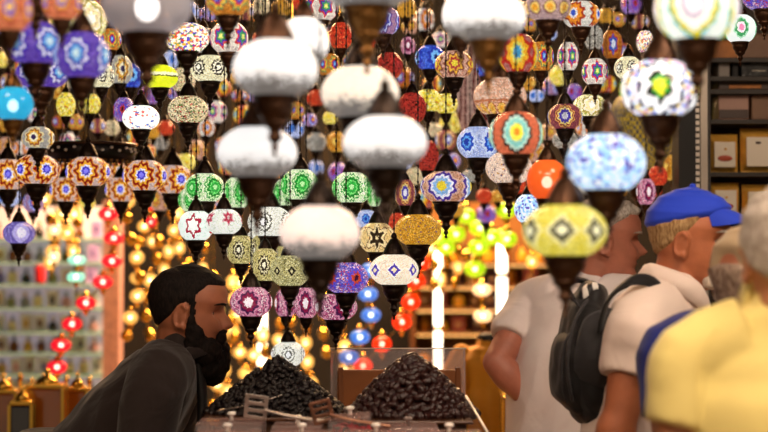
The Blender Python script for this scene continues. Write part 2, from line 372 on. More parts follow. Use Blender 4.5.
S_('whiteorange', 'silvery beaded glass with blue hearted orange flowers', [('#e0dcd0', 4), ('#c0bcb4', 3), ('#f4f0e8', 2)], [(0.25, '#3a58c8'), (0.4, '#e8e4e0'), (0.75, '#e8902a'), (1, '#a83a1e')], N=4, P=10, amp=0.14, R=0.6, es=0.9, scale=26)
S_('orangered', 'rosy glass with a red and gold flower with a blue heart', [('#b8746c', 4), ('#984f50', 3)], [(0.28, '#4aa0d0'), (0.45, '#e8e060'), (0.75, '#f0b028'), (1, '#c0281e')], N=4, P=10, amp=0.12, R=0.75, es=0.85, scale=22)
S_('blueorange', 'violet beaded glass with an orange hearted blue flower', [('#b88a98', 3), ('#8a68a0', 3)], [(0.25, '#f0b020'), (0.4, '#d8602a'), (0.7, '#3a48c0'), (0.85, '#c8d0f8'), (1, '#5a3a90')], N=4, P=9, amp=0.12, R=0.62, es=0.9, scale=22)
S_('yellow', 'yellow glass with small green and red marks', [('#f0dc3c', 6), ('#e4c42a', 4), ('#3a8a3a', 1), ('#b83a2a', 1), ('#fbf4b0', 3)], es=0.95, scale=12)
S_('gilt', 'gilt amber glass', [('#e0a028', 3), ('#c8801a', 3), ('#f4c860', 2)], [(0.5, '#f8d060'), (1, '#b8701a')], N=5, P=8, amp=0.15, R=0.5, es=0.8, scale=14)
S_('amberblue', 'dark amber glass with a blue and white flower', [('#b86420', 4), ('#984812', 3), ('#d88830', 2)], [(0.3, '#e8f0ff'), (0.6, '#3a58c0'), (0.8, '#b83020'), (1, '#d88a30')], N=4, P=6, amp=0.2, R=0.6, es=0.65, scale=16)
S_('speckle', 'grey speckled glass', [('#d0ccc0', 3), ('#8a8478', 3), ('#4a443c', 2)], es=0.8, scale=20)
S_('greyring', 'silver glass with a gold and maroon flower ring', [('#b8b4ac', 4), ('#94908a', 3)], [(0.25, '#3a2a58'), (0.45, '#fff4d0'), (0.65, '#e8b038'), (0.8, '#8a2a20'), (1, '#e8d8a0')], N=4, P=10, amp=0.12, R=0.6, es=0.85, scale=22)
S_('creamred', 'cream glass with leafy red and green marks', [('#f0e0b8', 8), ('#d8c490', 6), ('#b83038', 2), ('#5a7a3a', 2), ('#3a2a20', 2)], es=0.9, scale=14)
S_('violetgold', 'violet glass with a gold patch', [('#7a6cc0', 4), ('#5a4c9a', 3), ('#a89cdc', 2)], [(0.4, '#f4ecff'), (0.75, '#b8acE8'), (1, '#6a5cb0')], N=3, R=0.75, es=0.9, scale=18)
S_('ambereye', 'copper beaded glass with a violet ringed yellow flower', [('#c88a68', 4), ('#a86848', 3), ('#e0b898', 2)], [(0.28, '#f2d83a'), (0.5, '#8ab8e8'), (0.66, '#f0f0ff'), (0.85, '#4a2f98'), (1, '#d8b0a0')], N=4, P=10, amp=0.1, R=0.7, es=0.85, scale=24)
S_('redglass', 'red beaded glass', [('#d83a24', 3), ('#b8281a', 3), ('#f06a3a', 2), ('#4a120c', 1)], es=0.85, scale=14)
S_('pinkstripe', 'pink beaded glass with dark red stripes', [('#c89a8c', 4), ('#a87468', 3), ('#e4c4b4', 2)], [(0.3, '#d8b0a0'), (0.42, '#6a1c20'), (0.62, '#d0a090'), (0.72, '#6a1c20'), (0.9, '#d8b0a0'), (1, '#7a2424')], N=4, R=0.9, es=0.45, scale=22)
S_('checker', 'checkered black and yellow glass', [('#8a7a68', 3), ('#6a5c50', 3)], [(1, '#8a7a4a')], N=3, R=0.1, es=0.35, scale=22, lat=(12, '#e0b838'))
GM = {}
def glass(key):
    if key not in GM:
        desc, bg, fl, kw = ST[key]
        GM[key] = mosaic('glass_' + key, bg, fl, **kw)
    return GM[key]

m_lampbulb = mat('lamp_bulb', '#ffffff', emit='#fff8ee', es=6)
CLEAR = {'clear': glow_glass('clear_grey_glass', '#a8a4aa', .30, .42), 'teal': glow_glass('turquoise_glass', '#2fb0d8', .75, .3), 'orange': glow_glass('orange_glass', '#e8682a', .6, .25)}
MET = {'d': brass_dark, 'k': brass_black, 'g': brass_gold}
LANTERNS = []
PLACED = []
def chain_mesh(L, r):
    mb = MB(); prof = []; z = 0.0; step = r * 7; k = 0
    while z < L:
        prof += [(r * 0.45, z), (r * 0.5, z + step * 0.35), (r * 1.15, z + step * 0.5), (r * 0.5, z + step * 0.65)]; z += step
    prof.append((r * 0.45, L))
    prof = [p for p in prof if p[1] <= L]
    mb.lathe(prof, seg=6)
    return mb
def lantern(x, y, w, h, d, style, rot, metal, label, group='mosaic lanterns hanging over the stall', small=False, name='hanging_lantern', big=False):
    d_ = d
    for off in [0] + [k * sg * .04 for k in range(1, 16) for sg in (1, -1)]:
        d = d_ + off
        p = W(x, y, d); a = w * d / FPX / 2; b = h * 1.16 * d / FPX / 2
        low = p.z - b - 1.35 * a; hi = p.z + b + .85 * a; clash = False
        for (q, a2, l2, h2) in PLACED:
            ds = math.hypot(p.x - q.x, p.y - q.y)
            if low < h2 and l2 < hi: clash = ds < a + a2 + .002
            else: clash = ds < (a if low > l2 else a2) * 1.02 + .004
            if clash: break
        if not clash: break
    PLACED.append((p, a, low, hi))
    t = thing(name, label, 'lantern', (p.x, p.y, low), 0, group)
    m = MET[metal]; zc = b + 1.35 * a
    seg = 20 if small else 32
    # glass globe: a rounded, flattened bowl, open where the metal holds it
    n = 2.0; prof = []
    K = 10 if small else 16
    for i in range(K + 1):
        z = -0.9 + 1.8 * i / K
        prof.append((a * (1 - abs(z) ** n) ** (1 / 2.0), b * z))
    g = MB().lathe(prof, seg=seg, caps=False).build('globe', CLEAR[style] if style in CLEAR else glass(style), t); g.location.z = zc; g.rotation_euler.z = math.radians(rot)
    if style in CLEAR: MB().ell((0, 0, -b * .1), (a * .26, a * .26, a * .3), seg=16, rings=10).build('bulb', m_lampbulb, g)
    if not small:   # metal rim that grips the glass
        MB().lathe([(a * .46, -b * .90), (a * .52, -b * .91), (a * .545, -b * .85), (a * .50, -b * .84)], seg=seg).build('rim', m, t, loc=(0, 0, zc))
    s = a
    cap = [(s * .42, b * .86), (s * .46, b * .90), (s * .44, b * .90 + s * .10), (s * .38, b * .9 + s * .24), (s * .29, b * .9 + s * .42), (s * .18, b * .9 + s * .60), (s * .10, b * .9 + s * .66), (s * .13, b * .9 + s * .74), (s * .09, b * .9 + s * .84), (s * .03, b * .9 + s * .90)]
    MB().lathe(cap, seg=seg).build('cap', m, t, loc=(0, 0, zc), autosm=50)
    cup = [(s * .02, -b - s * 1.33), (s * .07, -b - s * 1.28), (s * .03, -b - s * 1.20), (s * .10, -b - s * 1.12), (s * .06, -b - s * 1.02), (s * .13, -b - s * .93), (s * .19, -b - s * .86), (s * .13, -b - s * .78), (s * .15, -b - s * .66), (s * .27, -b - s * .58), (s * .30, -b - s * .52), (s * .28, -b - s * .47), (s * .40, -b - s * .30), (s * .47, -b - s * .12), (s * .455, -b - s * .09), (s * .49, -b * .98), (s * .53, -b * .95), (s * .53, -b * .89), (s * .44, -b * .87)]
    MB().lathe(cup, seg=seg).build('cup', m, t, loc=(0, 0, zc), autosm=50)
    top = p.z + b * .9 + s * .88
    L = CEIL - top
    chain_mesh(L, 0.0028 if d > 2.9 else 0.0022).build('chain', brass_black, t, loc=(0, 0, top - low))
    LANTERNS.append((x, y, w, h, d, style, label, t))
    return t

T = [
 # nearest, out of focus
 (147, 4, 92, 60, 2.45, 'clear', 0, 'd', 'large clear grey glass lantern above the lime yellow lantern'),
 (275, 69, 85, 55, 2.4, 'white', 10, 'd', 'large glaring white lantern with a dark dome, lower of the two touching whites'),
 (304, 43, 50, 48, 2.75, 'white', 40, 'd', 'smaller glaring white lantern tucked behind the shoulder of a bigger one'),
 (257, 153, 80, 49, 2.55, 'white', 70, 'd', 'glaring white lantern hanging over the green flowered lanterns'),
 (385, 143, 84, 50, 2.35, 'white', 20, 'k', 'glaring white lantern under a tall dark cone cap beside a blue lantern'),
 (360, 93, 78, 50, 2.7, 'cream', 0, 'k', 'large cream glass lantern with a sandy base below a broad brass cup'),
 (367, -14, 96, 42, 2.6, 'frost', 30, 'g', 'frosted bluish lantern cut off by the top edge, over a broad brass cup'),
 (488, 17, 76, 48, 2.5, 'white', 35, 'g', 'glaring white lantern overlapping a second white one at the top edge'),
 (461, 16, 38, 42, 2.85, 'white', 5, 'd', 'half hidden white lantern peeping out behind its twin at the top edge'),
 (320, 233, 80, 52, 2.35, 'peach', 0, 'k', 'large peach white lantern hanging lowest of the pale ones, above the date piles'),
 (565, 231, 85, 50, 2.5, 'yellowdiamond', -10, 'd', 'yellow lantern with grey diamonds hanging before the white T-shirt'),
 (606, 163, 80, 55, 2.5, 'bluespeckle', 0, 'd', 'pale blue lantern with violet specks beside the blue cap'),
 (660, 89, 80, 54, 2.6, 'petals', -8, 'd', 'white petalled lantern with green and yellow heart above the blue cap'),
 (697, 8, 85, 64, 2.4, 'yellowring', -14, 'd', 'white lantern with a yellow ring beside the packet shelves'),
 # left cluster
 (10, 10, 42, 40, 2.9, 'orangepink', 10, 'd', 'orange lantern with yellow flowers in the top corner'),
 (62, 2, 38, 34, 3.05, 'orangepink', 70, 'd', 'orange lantern cut by the top edge, beside a cream one'),
 (36, -22, 58, 40, 2.7, 'purple', 0, 'd', 'violet lantern mostly above the frame, its brown cup in front of others'),
 (36, 44, 56, 38, 3.35, 'purple', 38, 'd', 'violet lantern with turned flowers, upper of the pair at the corner'),
 (42, 74, 50, 26, 3.75, 'purple', 52, 'd', 'violet lantern half hidden under its higher twin'),
 (82, 56, 52, 42, 3.25, 'purple', -3, 'd', 'violet lantern with a pale star flower facing out'),
 (13, 104, 38, 30, 3.3, 'teal', 0, 'g', 'turquoise lantern with a long flared brass foot'),
 (83, 21, 44, 36, 3.8, 'creamgreen', 30, 'd', 'cream lantern with pale flowers and green sides'),
 (111, 40, 20, 20, 4.6, 'ambermulti', 15, 'd', 'small amber lantern with coloured flowers beside the clear grey one'),
 (160, 77, 34, 21, 4.2, 'lime', 20, 'k', 'lime yellow lantern with a dark beaded band'),
 (187, 38, 42, 26, 4.0, 'multidot', 0, 'k', 'white lantern sprinkled with coloured dots'),
 (203, 41, 22, 24, 4.5, 'speckle', 0, 'd', 'grey speckled lantern half hidden behind the dotted one'),
 (228, 0, 42, 30, 3.6, 'ambermulti', -25, 'd', 'amber lantern with a blue and violet flower at the top edge'),
 (229, 38, 36, 28, 4.1, 'multiflower', -20, 'd', 'white beaded lantern with a many coloured flower below an amber one'),
 (210, 69, 38, 24, 4.4, 'creamblack', 30, 'k', 'cream lantern with black ringed flowers at both sides'),
 (183, 80, 24, 22, 4.9, 'creamred', 0, 'k', 'small cream lantern with dark marks next to the lime one'),
 (141, 118, 35, 22, 4.3, 'whitedots', 0, 'k', 'white lantern with a few tiny coloured dots'),
 (124, 110, 20, 22, 4.8, 'violetmix', 0, 'k', 'small violet mosaic lantern half behind the white dotted one'),
 (188, 110, 38, 25, 4.3, 'creamred', 40, 'k', 'cream lantern with leafy red and green marks'),
 (38, 138, 31, 20, 4.5, 'greyring', -5, 'k', 'silver lantern with a gold and maroon flower above the pink row'),
 (66, 105, 18, 22, 5.0, 'yellow', 0, 'k', 'small yellow lantern between the violet star lantern and the iron ring'),
 (90, 104, 20, 18, 5.2, 'yellow', 60, 'k', 'small yellow lantern with a dark patch behind the violet cup'),
 (120, 70, 24, 26, 4.9, 'greyring', 20, 'k', 'silver lantern with an eye like ring in the gap under the clear grey one'),
 (102, 76, 24, 22, 4.7, 'creamblack', 10, 'k', 'cream lantern with black rings behind the violet star lantern'),
 (130, 76, 26, 22, 5.1, 'blue', 20, 'k', 'small dark blue lantern between the cream ringed and lime ones'),
 # the row round the iron ring
 (8, 175, 36, 28, 5.0, 'sunflower', 12, 'k', 'pink flowered lantern of the ring row, at its outermost end under the turquoise one'),
 (37, 170, 43, 27, 4.7, 'sunflower', 36, 'k', 'pink lantern of the ring row with flowers at both sides'),
 (88, 172, 42, 27, 4.7, 'sunflower', 4, 'k', 'pink lantern of the ring row with one full flower, under the iron ring'),
 (145, 176, 42, 28, 4.65, 'sunflower', -2, 'k', 'pink lantern of the ring row with a full flower beside the green ones'),
 (173, 180, 40, 26, 5.0, 'sunflower', 30, 'k', 'pink lantern of the ring row half behind its neighbour near the green ones'),
 (66, 190, 30, 22, 5.15, 'sunflower', 10, 'k', 'small pink lantern of the ring row hanging lower under the first gap'),
 (121, 190, 30, 22, 5.25, 'sunflower', 6, 'k', 'small pink lantern of the ring row hanging lower under the second gap'),
 (113, 172, 26, 22, 5.4, 'sunflower', 36, 'k', 'pink lantern at the back of the ring row, between two full flowers'),
 (62, 173, 26, 22, 5.4, 'sunflower', 30, 'k', 'pink lantern at the back of the ring row, filling the first gap'),
 (19, 233, 30, 20, 4.9, 'violetgold', 20, 'k', 'violet lantern with a gold patch hanging alone over the perfume shelves'),
 # greens and whites behind the seller
 (205, 188, 38, 26, 4.5, 'green', 36, 'k', 'green flowered lantern at the end of its row, with flowers at both sides'),
 (191, 200, 24, 22, 4.9, 'green', 0, 'k', 'green flowered lantern half hidden beside the pink row'),
 (237, 193, 26, 28, 4.9, 'green', 20, 'k', 'speckled green lantern just below the glaring white one'),
 (264, 201, 22, 22, 5.0, 'green', 40, 'k', 'green lantern peeping out under the brown cup of the white one'),
 (300, 185, 36, 28, 4.5, 'green', 10, 'k', 'green flowered lantern between the two big white ones'),
 (284, 193, 22, 24, 4.95, 'green', 30, 'k', 'green lantern half behind the one between the whites'),
 (352, 188, 38, 28, 4.4, 'green', 0, 'k', 'green lantern with one round flower facing out, above the peach white one'),
 (375, 198, 14, 16, 5.0, 'green', 20, 'k', 'tiny green lantern beside the round flowered green one'),
 (196, 226, 34, 27, 4.4, 'redstar', -4, 'k', 'white lantern with a crimson star'),
 (224, 222, 34, 23, 4.3, 'blossom', 20, 'k', 'white lantern with small red and yellow blossoms'),
 (270, 222, 42, 27, 4.45, 'dotring', -14, 'k', 'white lantern with a dotted black ring beside the peach one'),
 (257, 239, 20, 16, 4.8, 'dotring', 30, 'k', 'small white lantern with dotted rings under a larger one'),
 (241, 250, 28, 26, 4.5, 'olive', -5, 'k', 'olive lantern with a black and cream flower above the seller'),
 (262, 248, 22, 24, 4.8, 'olive', 24, 'k', 'olive lantern with a flower, half behind another olive one'),
 (265, 265, 28, 30, 4.4, 'olive', 0, 'k', 'olive lantern with a bold black flower, lowest of its kind'),
 (290, 271, 38, 28, 4.3, 'olivediamond', 8, 'k', 'olive lantern with black diamonds under the peach white one'),
 (280, 253, 14, 12, 4.9, 'olive', 40, 'k', 'tiny olive lantern between larger olive ones'),
 (251, 302, 40, 27, 4.35, 'pink', -3, 'k', 'pink lantern with a white hearted flower in front of the seller'),
 (286, 303, 22, 25, 4.8, 'pink', 30, 'k', 'pink lantern half hidden by a dark cup over the nearer heap'),
 (306, 303, 24, 28, 4.6, 'pink', 0, 'k', 'narrow pink lantern with one white flower between two others'),
 (336, 307, 40, 24, 4.35, 'pink', 25, 'k', 'pink lantern broken by a dark cup below the violet mosaic one'),
 (346, 278, 42, 28, 4.2, 'violetmix', 30, 'k', 'violet blue and red mosaic lantern above the pink ones'),
 (288, 354, 32, 22, 4.75, 'dotring', 4, 'k', 'speckled lantern with a beaded ring, half sunk behind the small date heap'),
 (366, 219, 22, 16, 4.9, 'blueflower', 0, 'k', 'small white and blue lantern behind the honey star lantern'),
 (377, 238, 34, 27, 4.4, 'amberstar', 0, 'k', 'honey lantern with a black pointed star'),
 (394, 270, 46, 28, 4.3, 'violetdiamond', 0, 'k', 'cream lantern with violet diamonds'),
 (418, 230, 44, 28, 4.3, 'amber', 0, 'k', 'amber beaded lantern above the violet diamond one'),
 (397, 224, 16, 20, 5.0, 'redglass', 0, 'k', 'small red lantern between the honey star and the amber one'),
 # middle
 (446, 187, 48, 28, 4.2, 'ambereye', -12, 'k', 'copper lantern with a violet ringed yellow flower'),
 (405, 193, 20, 24, 4.7, 'plum', 0, 'k', 'small maroon lantern with a white starred flower'),
 (427, 156, 22, 28, 4.9, 'redblack', 0, 'k', 'red and black lattice lantern peeping out beside a glaring white one'),
 (412, 108, 27, 27, 4.6, 'redblack', 40, 'k', 'red and black lattice lantern above the glaring white one'),
 (389, 66, 26, 24, 4.8, 'redblack', 15, 'd', 'red lattice lantern between the cream one and the brass cup'),
 (341, 36, 22, 24, 4.8, 'redglass', 0, 'd', 'red beaded lantern between white and brass'),
 (368, 38, 16, 20, 5.0, 'redglass', 40, 'd', 'small red lantern half hidden by the broad brass cup'),
 (329, 65, 24, 20, 4.9, 'ambermulti', 30, 'd', 'small amber lantern with coloured flowers beside the cream one'),
 (321, 8, 32, 24, 4.4, 'multiflower', 20, 'd', 'many coloured lantern at the top edge beside two whites'),
 (303, 2, 18, 20, 4.8, 'redglass', 20, 'd', 'red lantern cut by the top edge'),
 (383, 21, 32, 26, 4.2, 'blueorange', -4, 'd', 'violet lantern with an orange hearted blue flower'),
 (408, 46, 14, 16, 5.0, 'pink', 0, 'k', 'tiny pink lantern beside the royal blue one'),
 (430, 58, 28, 22, 4.8, 'blue', 22, 'k', 'royal blue lantern with a dark eyed flower'),
 (454, 65, 36, 25, 4.4, 'amberpink', 0, 'k', 'rosy lantern with gold and red flowers beside the royal blue one'),
 (484, 68, 14, 16, 5.0, 'blue', 0, 'k', 'tiny bright blue lantern beside a white one'),
 (478, 92, 46, 96, 5.6, 'pinkstripe', 20, 'd', 'tall pink lantern with dark red stripes behind the others'),
 (500, 97, 50, 34, 4.0, 'beigeband', 0, 'd', 'peach beaded lantern with an orange petal band'),
 (428, 101, 26, 20, 4.9, 'yellow', 30, 'k', 'yellow lantern with green marks beside the red lattice one'),
 (446, 104, 22, 18, 5.1, 'yellow', 0, 'k', 'small yellow lantern with a red mark beside the striped one'),
 (478, 143, 40, 29, 4.3, 'blueflower', 36, 'k', 'pale blue lantern with royal blue flowers at both sides'),
 (516, 134, 51, 39, 3.6, 'orangeaqua', -3, 'd', 'orange lantern with an aqua and yellow flower'),
 (509, 168, 44, 29, 4.0, 'creamdots', 0, 'd', 'cream pink lantern with dark dots'),
 (547, 180, 38, 36, 3.9, 'orange', 0, 'd', 'glossy orange lantern behind the pale blue speckled one'),
 (529, 209, 28, 26, 4.6, 'bluespeckle', 30, 'k', 'small white and blue lantern above the yellow diamond one'),
 (565, 117, 33, 23, 4.3, 'plum', -6, 'k', 'plum lantern with a white star on violet and gold'),
 (565, 140, 24, 16, 4.8, 'speckle', 0, 'k', 'speckled lantern under the plum one'),
 (590, 106, 32, 20, 4.5, 'creamgreen', 0, 'k', 'cream lantern beside the plum one above the pale blue one'),
 (518, 54, 37, 35, 4.0, 'orangered', -6, 'd', 'rosy lantern with a red and gold flower'),
 (541, 57, 24, 27, 4.5, 'ambermulti', 10, 'd', 'narrow amber lantern beside the red and gold flowered one'),
 (548, 7, 44, 26, 3.9, 'violetband', 0, 'd', 'pale lantern with a violet band at the top edge'),
 (581, 15, 36, 24, 4.2, 'whiteorange', -30, 'd', 'silvery lantern with a blue hearted orange flower'),
 (594, 38, 18, 22, 4.9, 'speckle', 20, 'd', 'speckled lantern below the silvery orange one'),
 (568, 57, 20, 26, 4.7, 'multiflower', 20, 'k', 'narrow white lantern with coloured flowers beside the amber one'),
 (595, 72, 25, 24, 4.4, 'multiflower', 4, 'd', 'white beaded lantern with a coloured flower under the speckled one'),
 (628, 68, 26, 20, 4.6, 'creamblack', 10, 'k', 'cream lantern with black marks behind the petalled one'),
 (645, 42, 16, 20, 4.9, 'multidot', 0, 'k', 'small dotted lantern between the petalled and the cream marked ones'),
 (612, 45, 20, 26, 4.9, 'amberblue', 0, 'd', 'dark amber lantern in the shade beside the cream marked one'),
 (640, 132, 70, 78, 5.6, 'checker', 0, 'd', 'big round checkered black and yellow lantern behind the blue speckled one'),
 (676, 168, 26, 24, 5.3, 'gilt', 10, 'd', 'golden lantern just above the blue cap'),
 (658, 176, 18, 18, 5.1, 'redglass', 10, 'd', 'red lantern just above the blue cap'),
 (646, 192, 18, 24, 5.0, 'pink', 10, 'd', 'pink lantern behind the brow of the blue cap'),
 (740, 29, 31, 25, 4.3, 'greenring', -6, 'd', 'white lantern with a green ring in front of the packet shelves'),
 (764, -2, 40, 22, 4.1, 'violetmix', 10, 'd', 'violet mosaic lantern in the top corner above the packet shelves'),
]
for r in T:
    r = list(r)
    if r[4] < 2.88: r[4] += .5
    elif r[4] < 5.45: r[2] *= 1.07; r[3] *= 1.06
    lantern(*r)

# the far rows: small lanterns that fill the dark between the nearer ones
near = [(l[0], l[1], l[6]) for l in LANTERNS]
far_styles = ['amberblue', 'gilt', 'multiflower', 'redglass', 'amberpink', 'creamred', 'blueorange', 'ambermulti', 'violetmix', 'orangered', 'speckle', 'whiteorange', 'amber', 'yellow', 'plum', 'blueflower']
rf = random.Random(5)
spots = [(60, 122), (76, 122), (98, 126), (112, 128), (152, 130), (166, 128), (160, 142), (60, 90), (150, 95), (170, 60), (178, 92), (186, 162), (196, 150), (206, 128), (216, 112), (222, 88), (240, 96), (216, 54), (245, 12), (262, 6), (282, 8), (316, 98), (316, 142), (337, 142), (338, 172), (316, 168), (310, 120), (330, 118), (410, 26), (424, 20), (440, 40), (432, 84), (404, 78), (410, 140), (446, 140), (434, 130), (456, 210), (484, 196), (470, 176), (498, 196), (486, 214), (536, 96), (552, 86), (560, 76), (548, 132), (584, 128), (604, 110), (606, 84), (622, 52), (616, 20), (640, 22), (655, 56), (606, 16), (654, 190), (500, 64), (528, 84), (574, 92), (190, 12), (208, 14), (0, 60), (6, 146), (20, 148), (120, 150), (148, 152)]
allp = [(q[0], q[1]) for q in near] + spots
for gy in range(6, 205, 15):
    for gx in range(4, 690, 17):
        x, y = gx + rf.uniform(-6, 6), gy + rf.uniform(-6, 6)
        if min((x - a) ** 2 + (y - b) ** 2 for a, b in allp) > 17 ** 2: spots.append((x, y)); allp.append((x, y))
print('far spots', len(spots))
used = set()
for i, (x, y) in enumerate(spots):
    stl = far_styles[(i * 7) % len(far_styles)]
    w = rf.uniform(15, 22); h = w * rf.uniform(.7, 1.0); d = rf.uniform(5.5, 6.15)
    for q in sorted(near, key=lambda q: (q[0] - x) ** 2 + (q[1] - y) ** 2):
        dx, dy = x - q[0], y - q[1]
        rel = ('above' if dy < 0 else 'below') if abs(dy) > abs(dx) else 'beside'
        short = q[2].split(' lantern')[0].replace('large ', '').replace('smaller ', '')
        ql = ' '.join(short.split()[-4:])
        lab = 'small far lantern of %s, just %s the %s one' % (ST[stl][0].split(' with ')[0], rel, ql)
        if (rel, ql) not in used and len(lab.split()) <= 16: break
    used.add((rel, ql))
    lantern(x, y, w, h, d, stl, rf.uniform(0, 70), 'k', lab, group='small lanterns in the far rows', small=True)

# iron ring that carries the pink flowered row
t = thing('ring_chandelier', 'black pierced iron ring hanging above the pink flowered row', 'chandelier', (0, 0, 0))
p = W(91, 153, 5.05); t.location = p
R0 = 0.118
kr = NT('pierced_iron'); kr.b.inputs['Base Color'].default_value = col('#140d09'); kr.b.inputs['Metallic'].default_value = .6; kr.b.inputs['Roughness'].default_value = .4
MB().lathe([(R0, -.022), (R0 + .006, -.022), (R0 + .004, .024), (R0 - .004, .024), (R0, -.022)], seg=48, caps=False).build('ring', kr.m, t)
MB().lathe([(R0 + .007, .018), (R0 + .012, .021), (R0 + .007, .026), (R0 + .002, .021), (R0 + .007, .018)], seg=48, caps=False).build('upper_rim', brass_dark, t)
mb = MB()
for i in range(40):
    a = 2 * PI * i / 40; mb.ell((math.cos(a) * (R0 + .004), math.sin(a) * (R0 + .004), -.026), (.005, .005, .005), seg=8, rings=5)
mb.build('bead_trim', brass_gold, t)
mb = MB()
for i in range(30):
    a = 2 * PI * (i + .5) / 30
    mb.ell((math.cos(a) * (R0 + .006), math.sin(a) * (R0 + .006), 0.002 + .008 * (i % 2)), (.005, .005, .004), seg=8, rings=5)
mb.build('stud_trim', mat('pale_stud', '#d8d0c8', .3, .6), t)
for i in range(3):
    a = 2 * PI * i / 3 + .5
    MB().tube([(math.cos(a) * R0, math.sin(a) * R0, .02), (0, 0, .25)], [.002, .002], seg=6, dome=False).build('strut', brass_black, t)
chain_mesh(CEIL - p.z - .25, .0028).build('chain', brass_black, t, loc=(0, 0, .25))
# ------------------------------------------------------------------ lamp strings at the back
rg = random.Random(3)
glass_red = glow_glass('ruby_lamp_glass', '#e02038', 0.75, .35)
glass_blue = glow_glass('blue_lamp_glass', '#5a9af0', 0.6, .4)
glass_lime = glow_glass('lime_lamp_glass', '#b4d820', 0.85, .35)
glass_amber = glow_glass('amber_lamp_glass', '#ffe08a', 0.5, .5)
glass_fire = glow_glass('scarlet_lamp_glass', '#ff3c10', 0.85, .35)
glass_pale = glow_glass('pale_lamp_glass', '#ffe8c0', 0.8, .35)
glass_aqua = glow_glass('aqua_lamp_glass', '#a8ece0', 0.7, .35)
def lamp_mesh(w, h, r=.42):
    p = []
    for i in range(11):
        a = -PI / 2 + PI * i / 10; p.append((max(w * math.cos(a), w * .12), h * math.sin(a)))
    return MB().lathe(p, seg=18).mesh('lamp')
def string(pts, d, gl, w, h, label, group=None, cat='lamp string', gap_gold=True, dv=0.0):
    """a cord of glass lamps; pts are the lamps in order from the top"""
    P_ = [W(x, y, d + dv * math.sin(i * 1.3)) for i, (x, y) in enumerate(pts)]
    base = P_[-1] - V((0, 0, .1))
    t = thing('hanging_lamp_string', label, cat, base, 0, group)
    rw, rh = w * d / FPX / 2, h * d / FPX / 2
    lm = lamp_mesh(rw, rh); bm_ = MB().ell((0, 0, 0), (rw * .24,) * 3, seg=10, rings=6).mesh('bulb')
    cpm = MB().lathe([(rw * .1, rh * 1.7), (rw * .28, rh * 1.3), (rw * .5, rh * .95), (rw * .2, rh * .9)], seg=12).mesh('cap')
    ftm = MB().lathe([(rw * .06, -rh * 1.9), (rw * .26, -rh * 1.35), (rw * .45, -rh * .95), (rw * .2, -rh * .9)], seg=12).mesh('foot_cup')
    top = V((P_[0].x, P_[0].y, CEIL))
    MB().tube([top - base] + [p - base for p in P_], [.002] * (len(P_) + 1), seg=5, dome=False, sub=2).build('cord', gold, t)
    lm2 = lamp_mesh(rw * .8, rh * .9) if gl is glass_amber else None
    for p in P_:
        if lm2 and rg.random() < .45:
            l = link('gilt_bead', lm2, gold, t, p - base); continue
        l = link('lamp', lm, gl, t, p - base)
        link('bulb', bm_, m_bulb, l)
        link('cap', cpm, gold, l); link('foot_cup', ftm, gold, l)
    return t
string([(108, 214), (114, 238), (112, 261), (103, 282), (86, 303), (72, 324), (61, 345), (57, 367)], 6.3, glass_red, 21, 14, 'winding string of ruby red lamps in front of the perfume shelves')
string([(371, 270), (368, 294), (371, 315), (360, 337), (349, 357)], 6.4, glass_blue, 20, 15, 'string of blue lamps hanging behind the clear guard of the date trays')
string([(421, 262), (416, 281), (411, 302), (402, 322), (382, 344), (363, 366)], 6.5, glass_fire, 19, 16, 'string of scarlet lamps behind the violet diamond lantern')
string([(466, 216), (456, 234), (446, 247), (438, 236)], 6.6, glass_lime, 20, 17, 'short string of lime lamps below the copper lantern')
string([(480, 228), (491, 237), (479, 247), (475, 269)], 6.7, glass_lime, 22, 17, 'string of lime lamps ending in one big lamp')
string([(506, 210), (507, 239)], 6.5, glass_lime, 21, 17, 'pair of lime lamps on one cord above the white T-shirt')
string([(482, 290), (483, 316)], 6.8, glass_pale, 19, 13, 'pair of pale lamps on one cord between the two tube lights')
string([(55, 230), (54, 257)], 6.1, glass_pale, 13, 12, 'small pale lamps on a cord beside the amber strings')
string([(77, 260), (76, 277)], 6.2, glass_aqua, 19, 11, 'pale aqua lamps on a cord in front of the perfume shelves')
string([(533, 240), (532, 262), (533, 287)], 6.8, glass_amber, 13, 13, 'amber lamps on a cord behind the white T-shirt')
string([(152, 205), (151, 222)], 6.3, glass_red, 12, 11, 'small ruby lamps on a cord under the pink row')
rg = random.Random(3)
def amber_group(x0, x1, y0, y1, n, label, d0, d1, wob=7):
    for i in range(n):
        x = x0 + (x1 - x0) * (i + .5) / n + rg.uniform(-3, 3); pts = []; y = y0 + rg.uniform(-10, 8); ph = rg.uniform(0, 6)
        while y < y1 + rg.uniform(-15, 8):
            pts.append((x + wob * math.sin(ph + y * .05), y)); y += rg.uniform(15, 22)
        string(pts, d0 + (d1 - d0) * ((i * (5 if n % 5 else 3)) % n) / n, glass_amber, rg.uniform(10, 15), rg.uniform(11, 16), label, group=label)
amber_group(44, 88, 200, 268, 5, 'string of amber lamps winding down beside the ruby string', 6.5, 7.0)
amber_group(128, 200, 208, 340, 8, 'string of amber lamps behind the seller', 6.6, 7.4)
amber_group(206, 262, 285, 400, 6, 'string of amber lamps hanging past the face of the seller', 6.8, 7.5)
amber_group(272, 350, 300, 385, 5, 'string of amber lamps behind the small date heap', 7.0, 8.1, 4)
amber_group(425, 470, 258, 300, 4, 'string of amber lamps under the lime lamps', 7.0, 7.5)

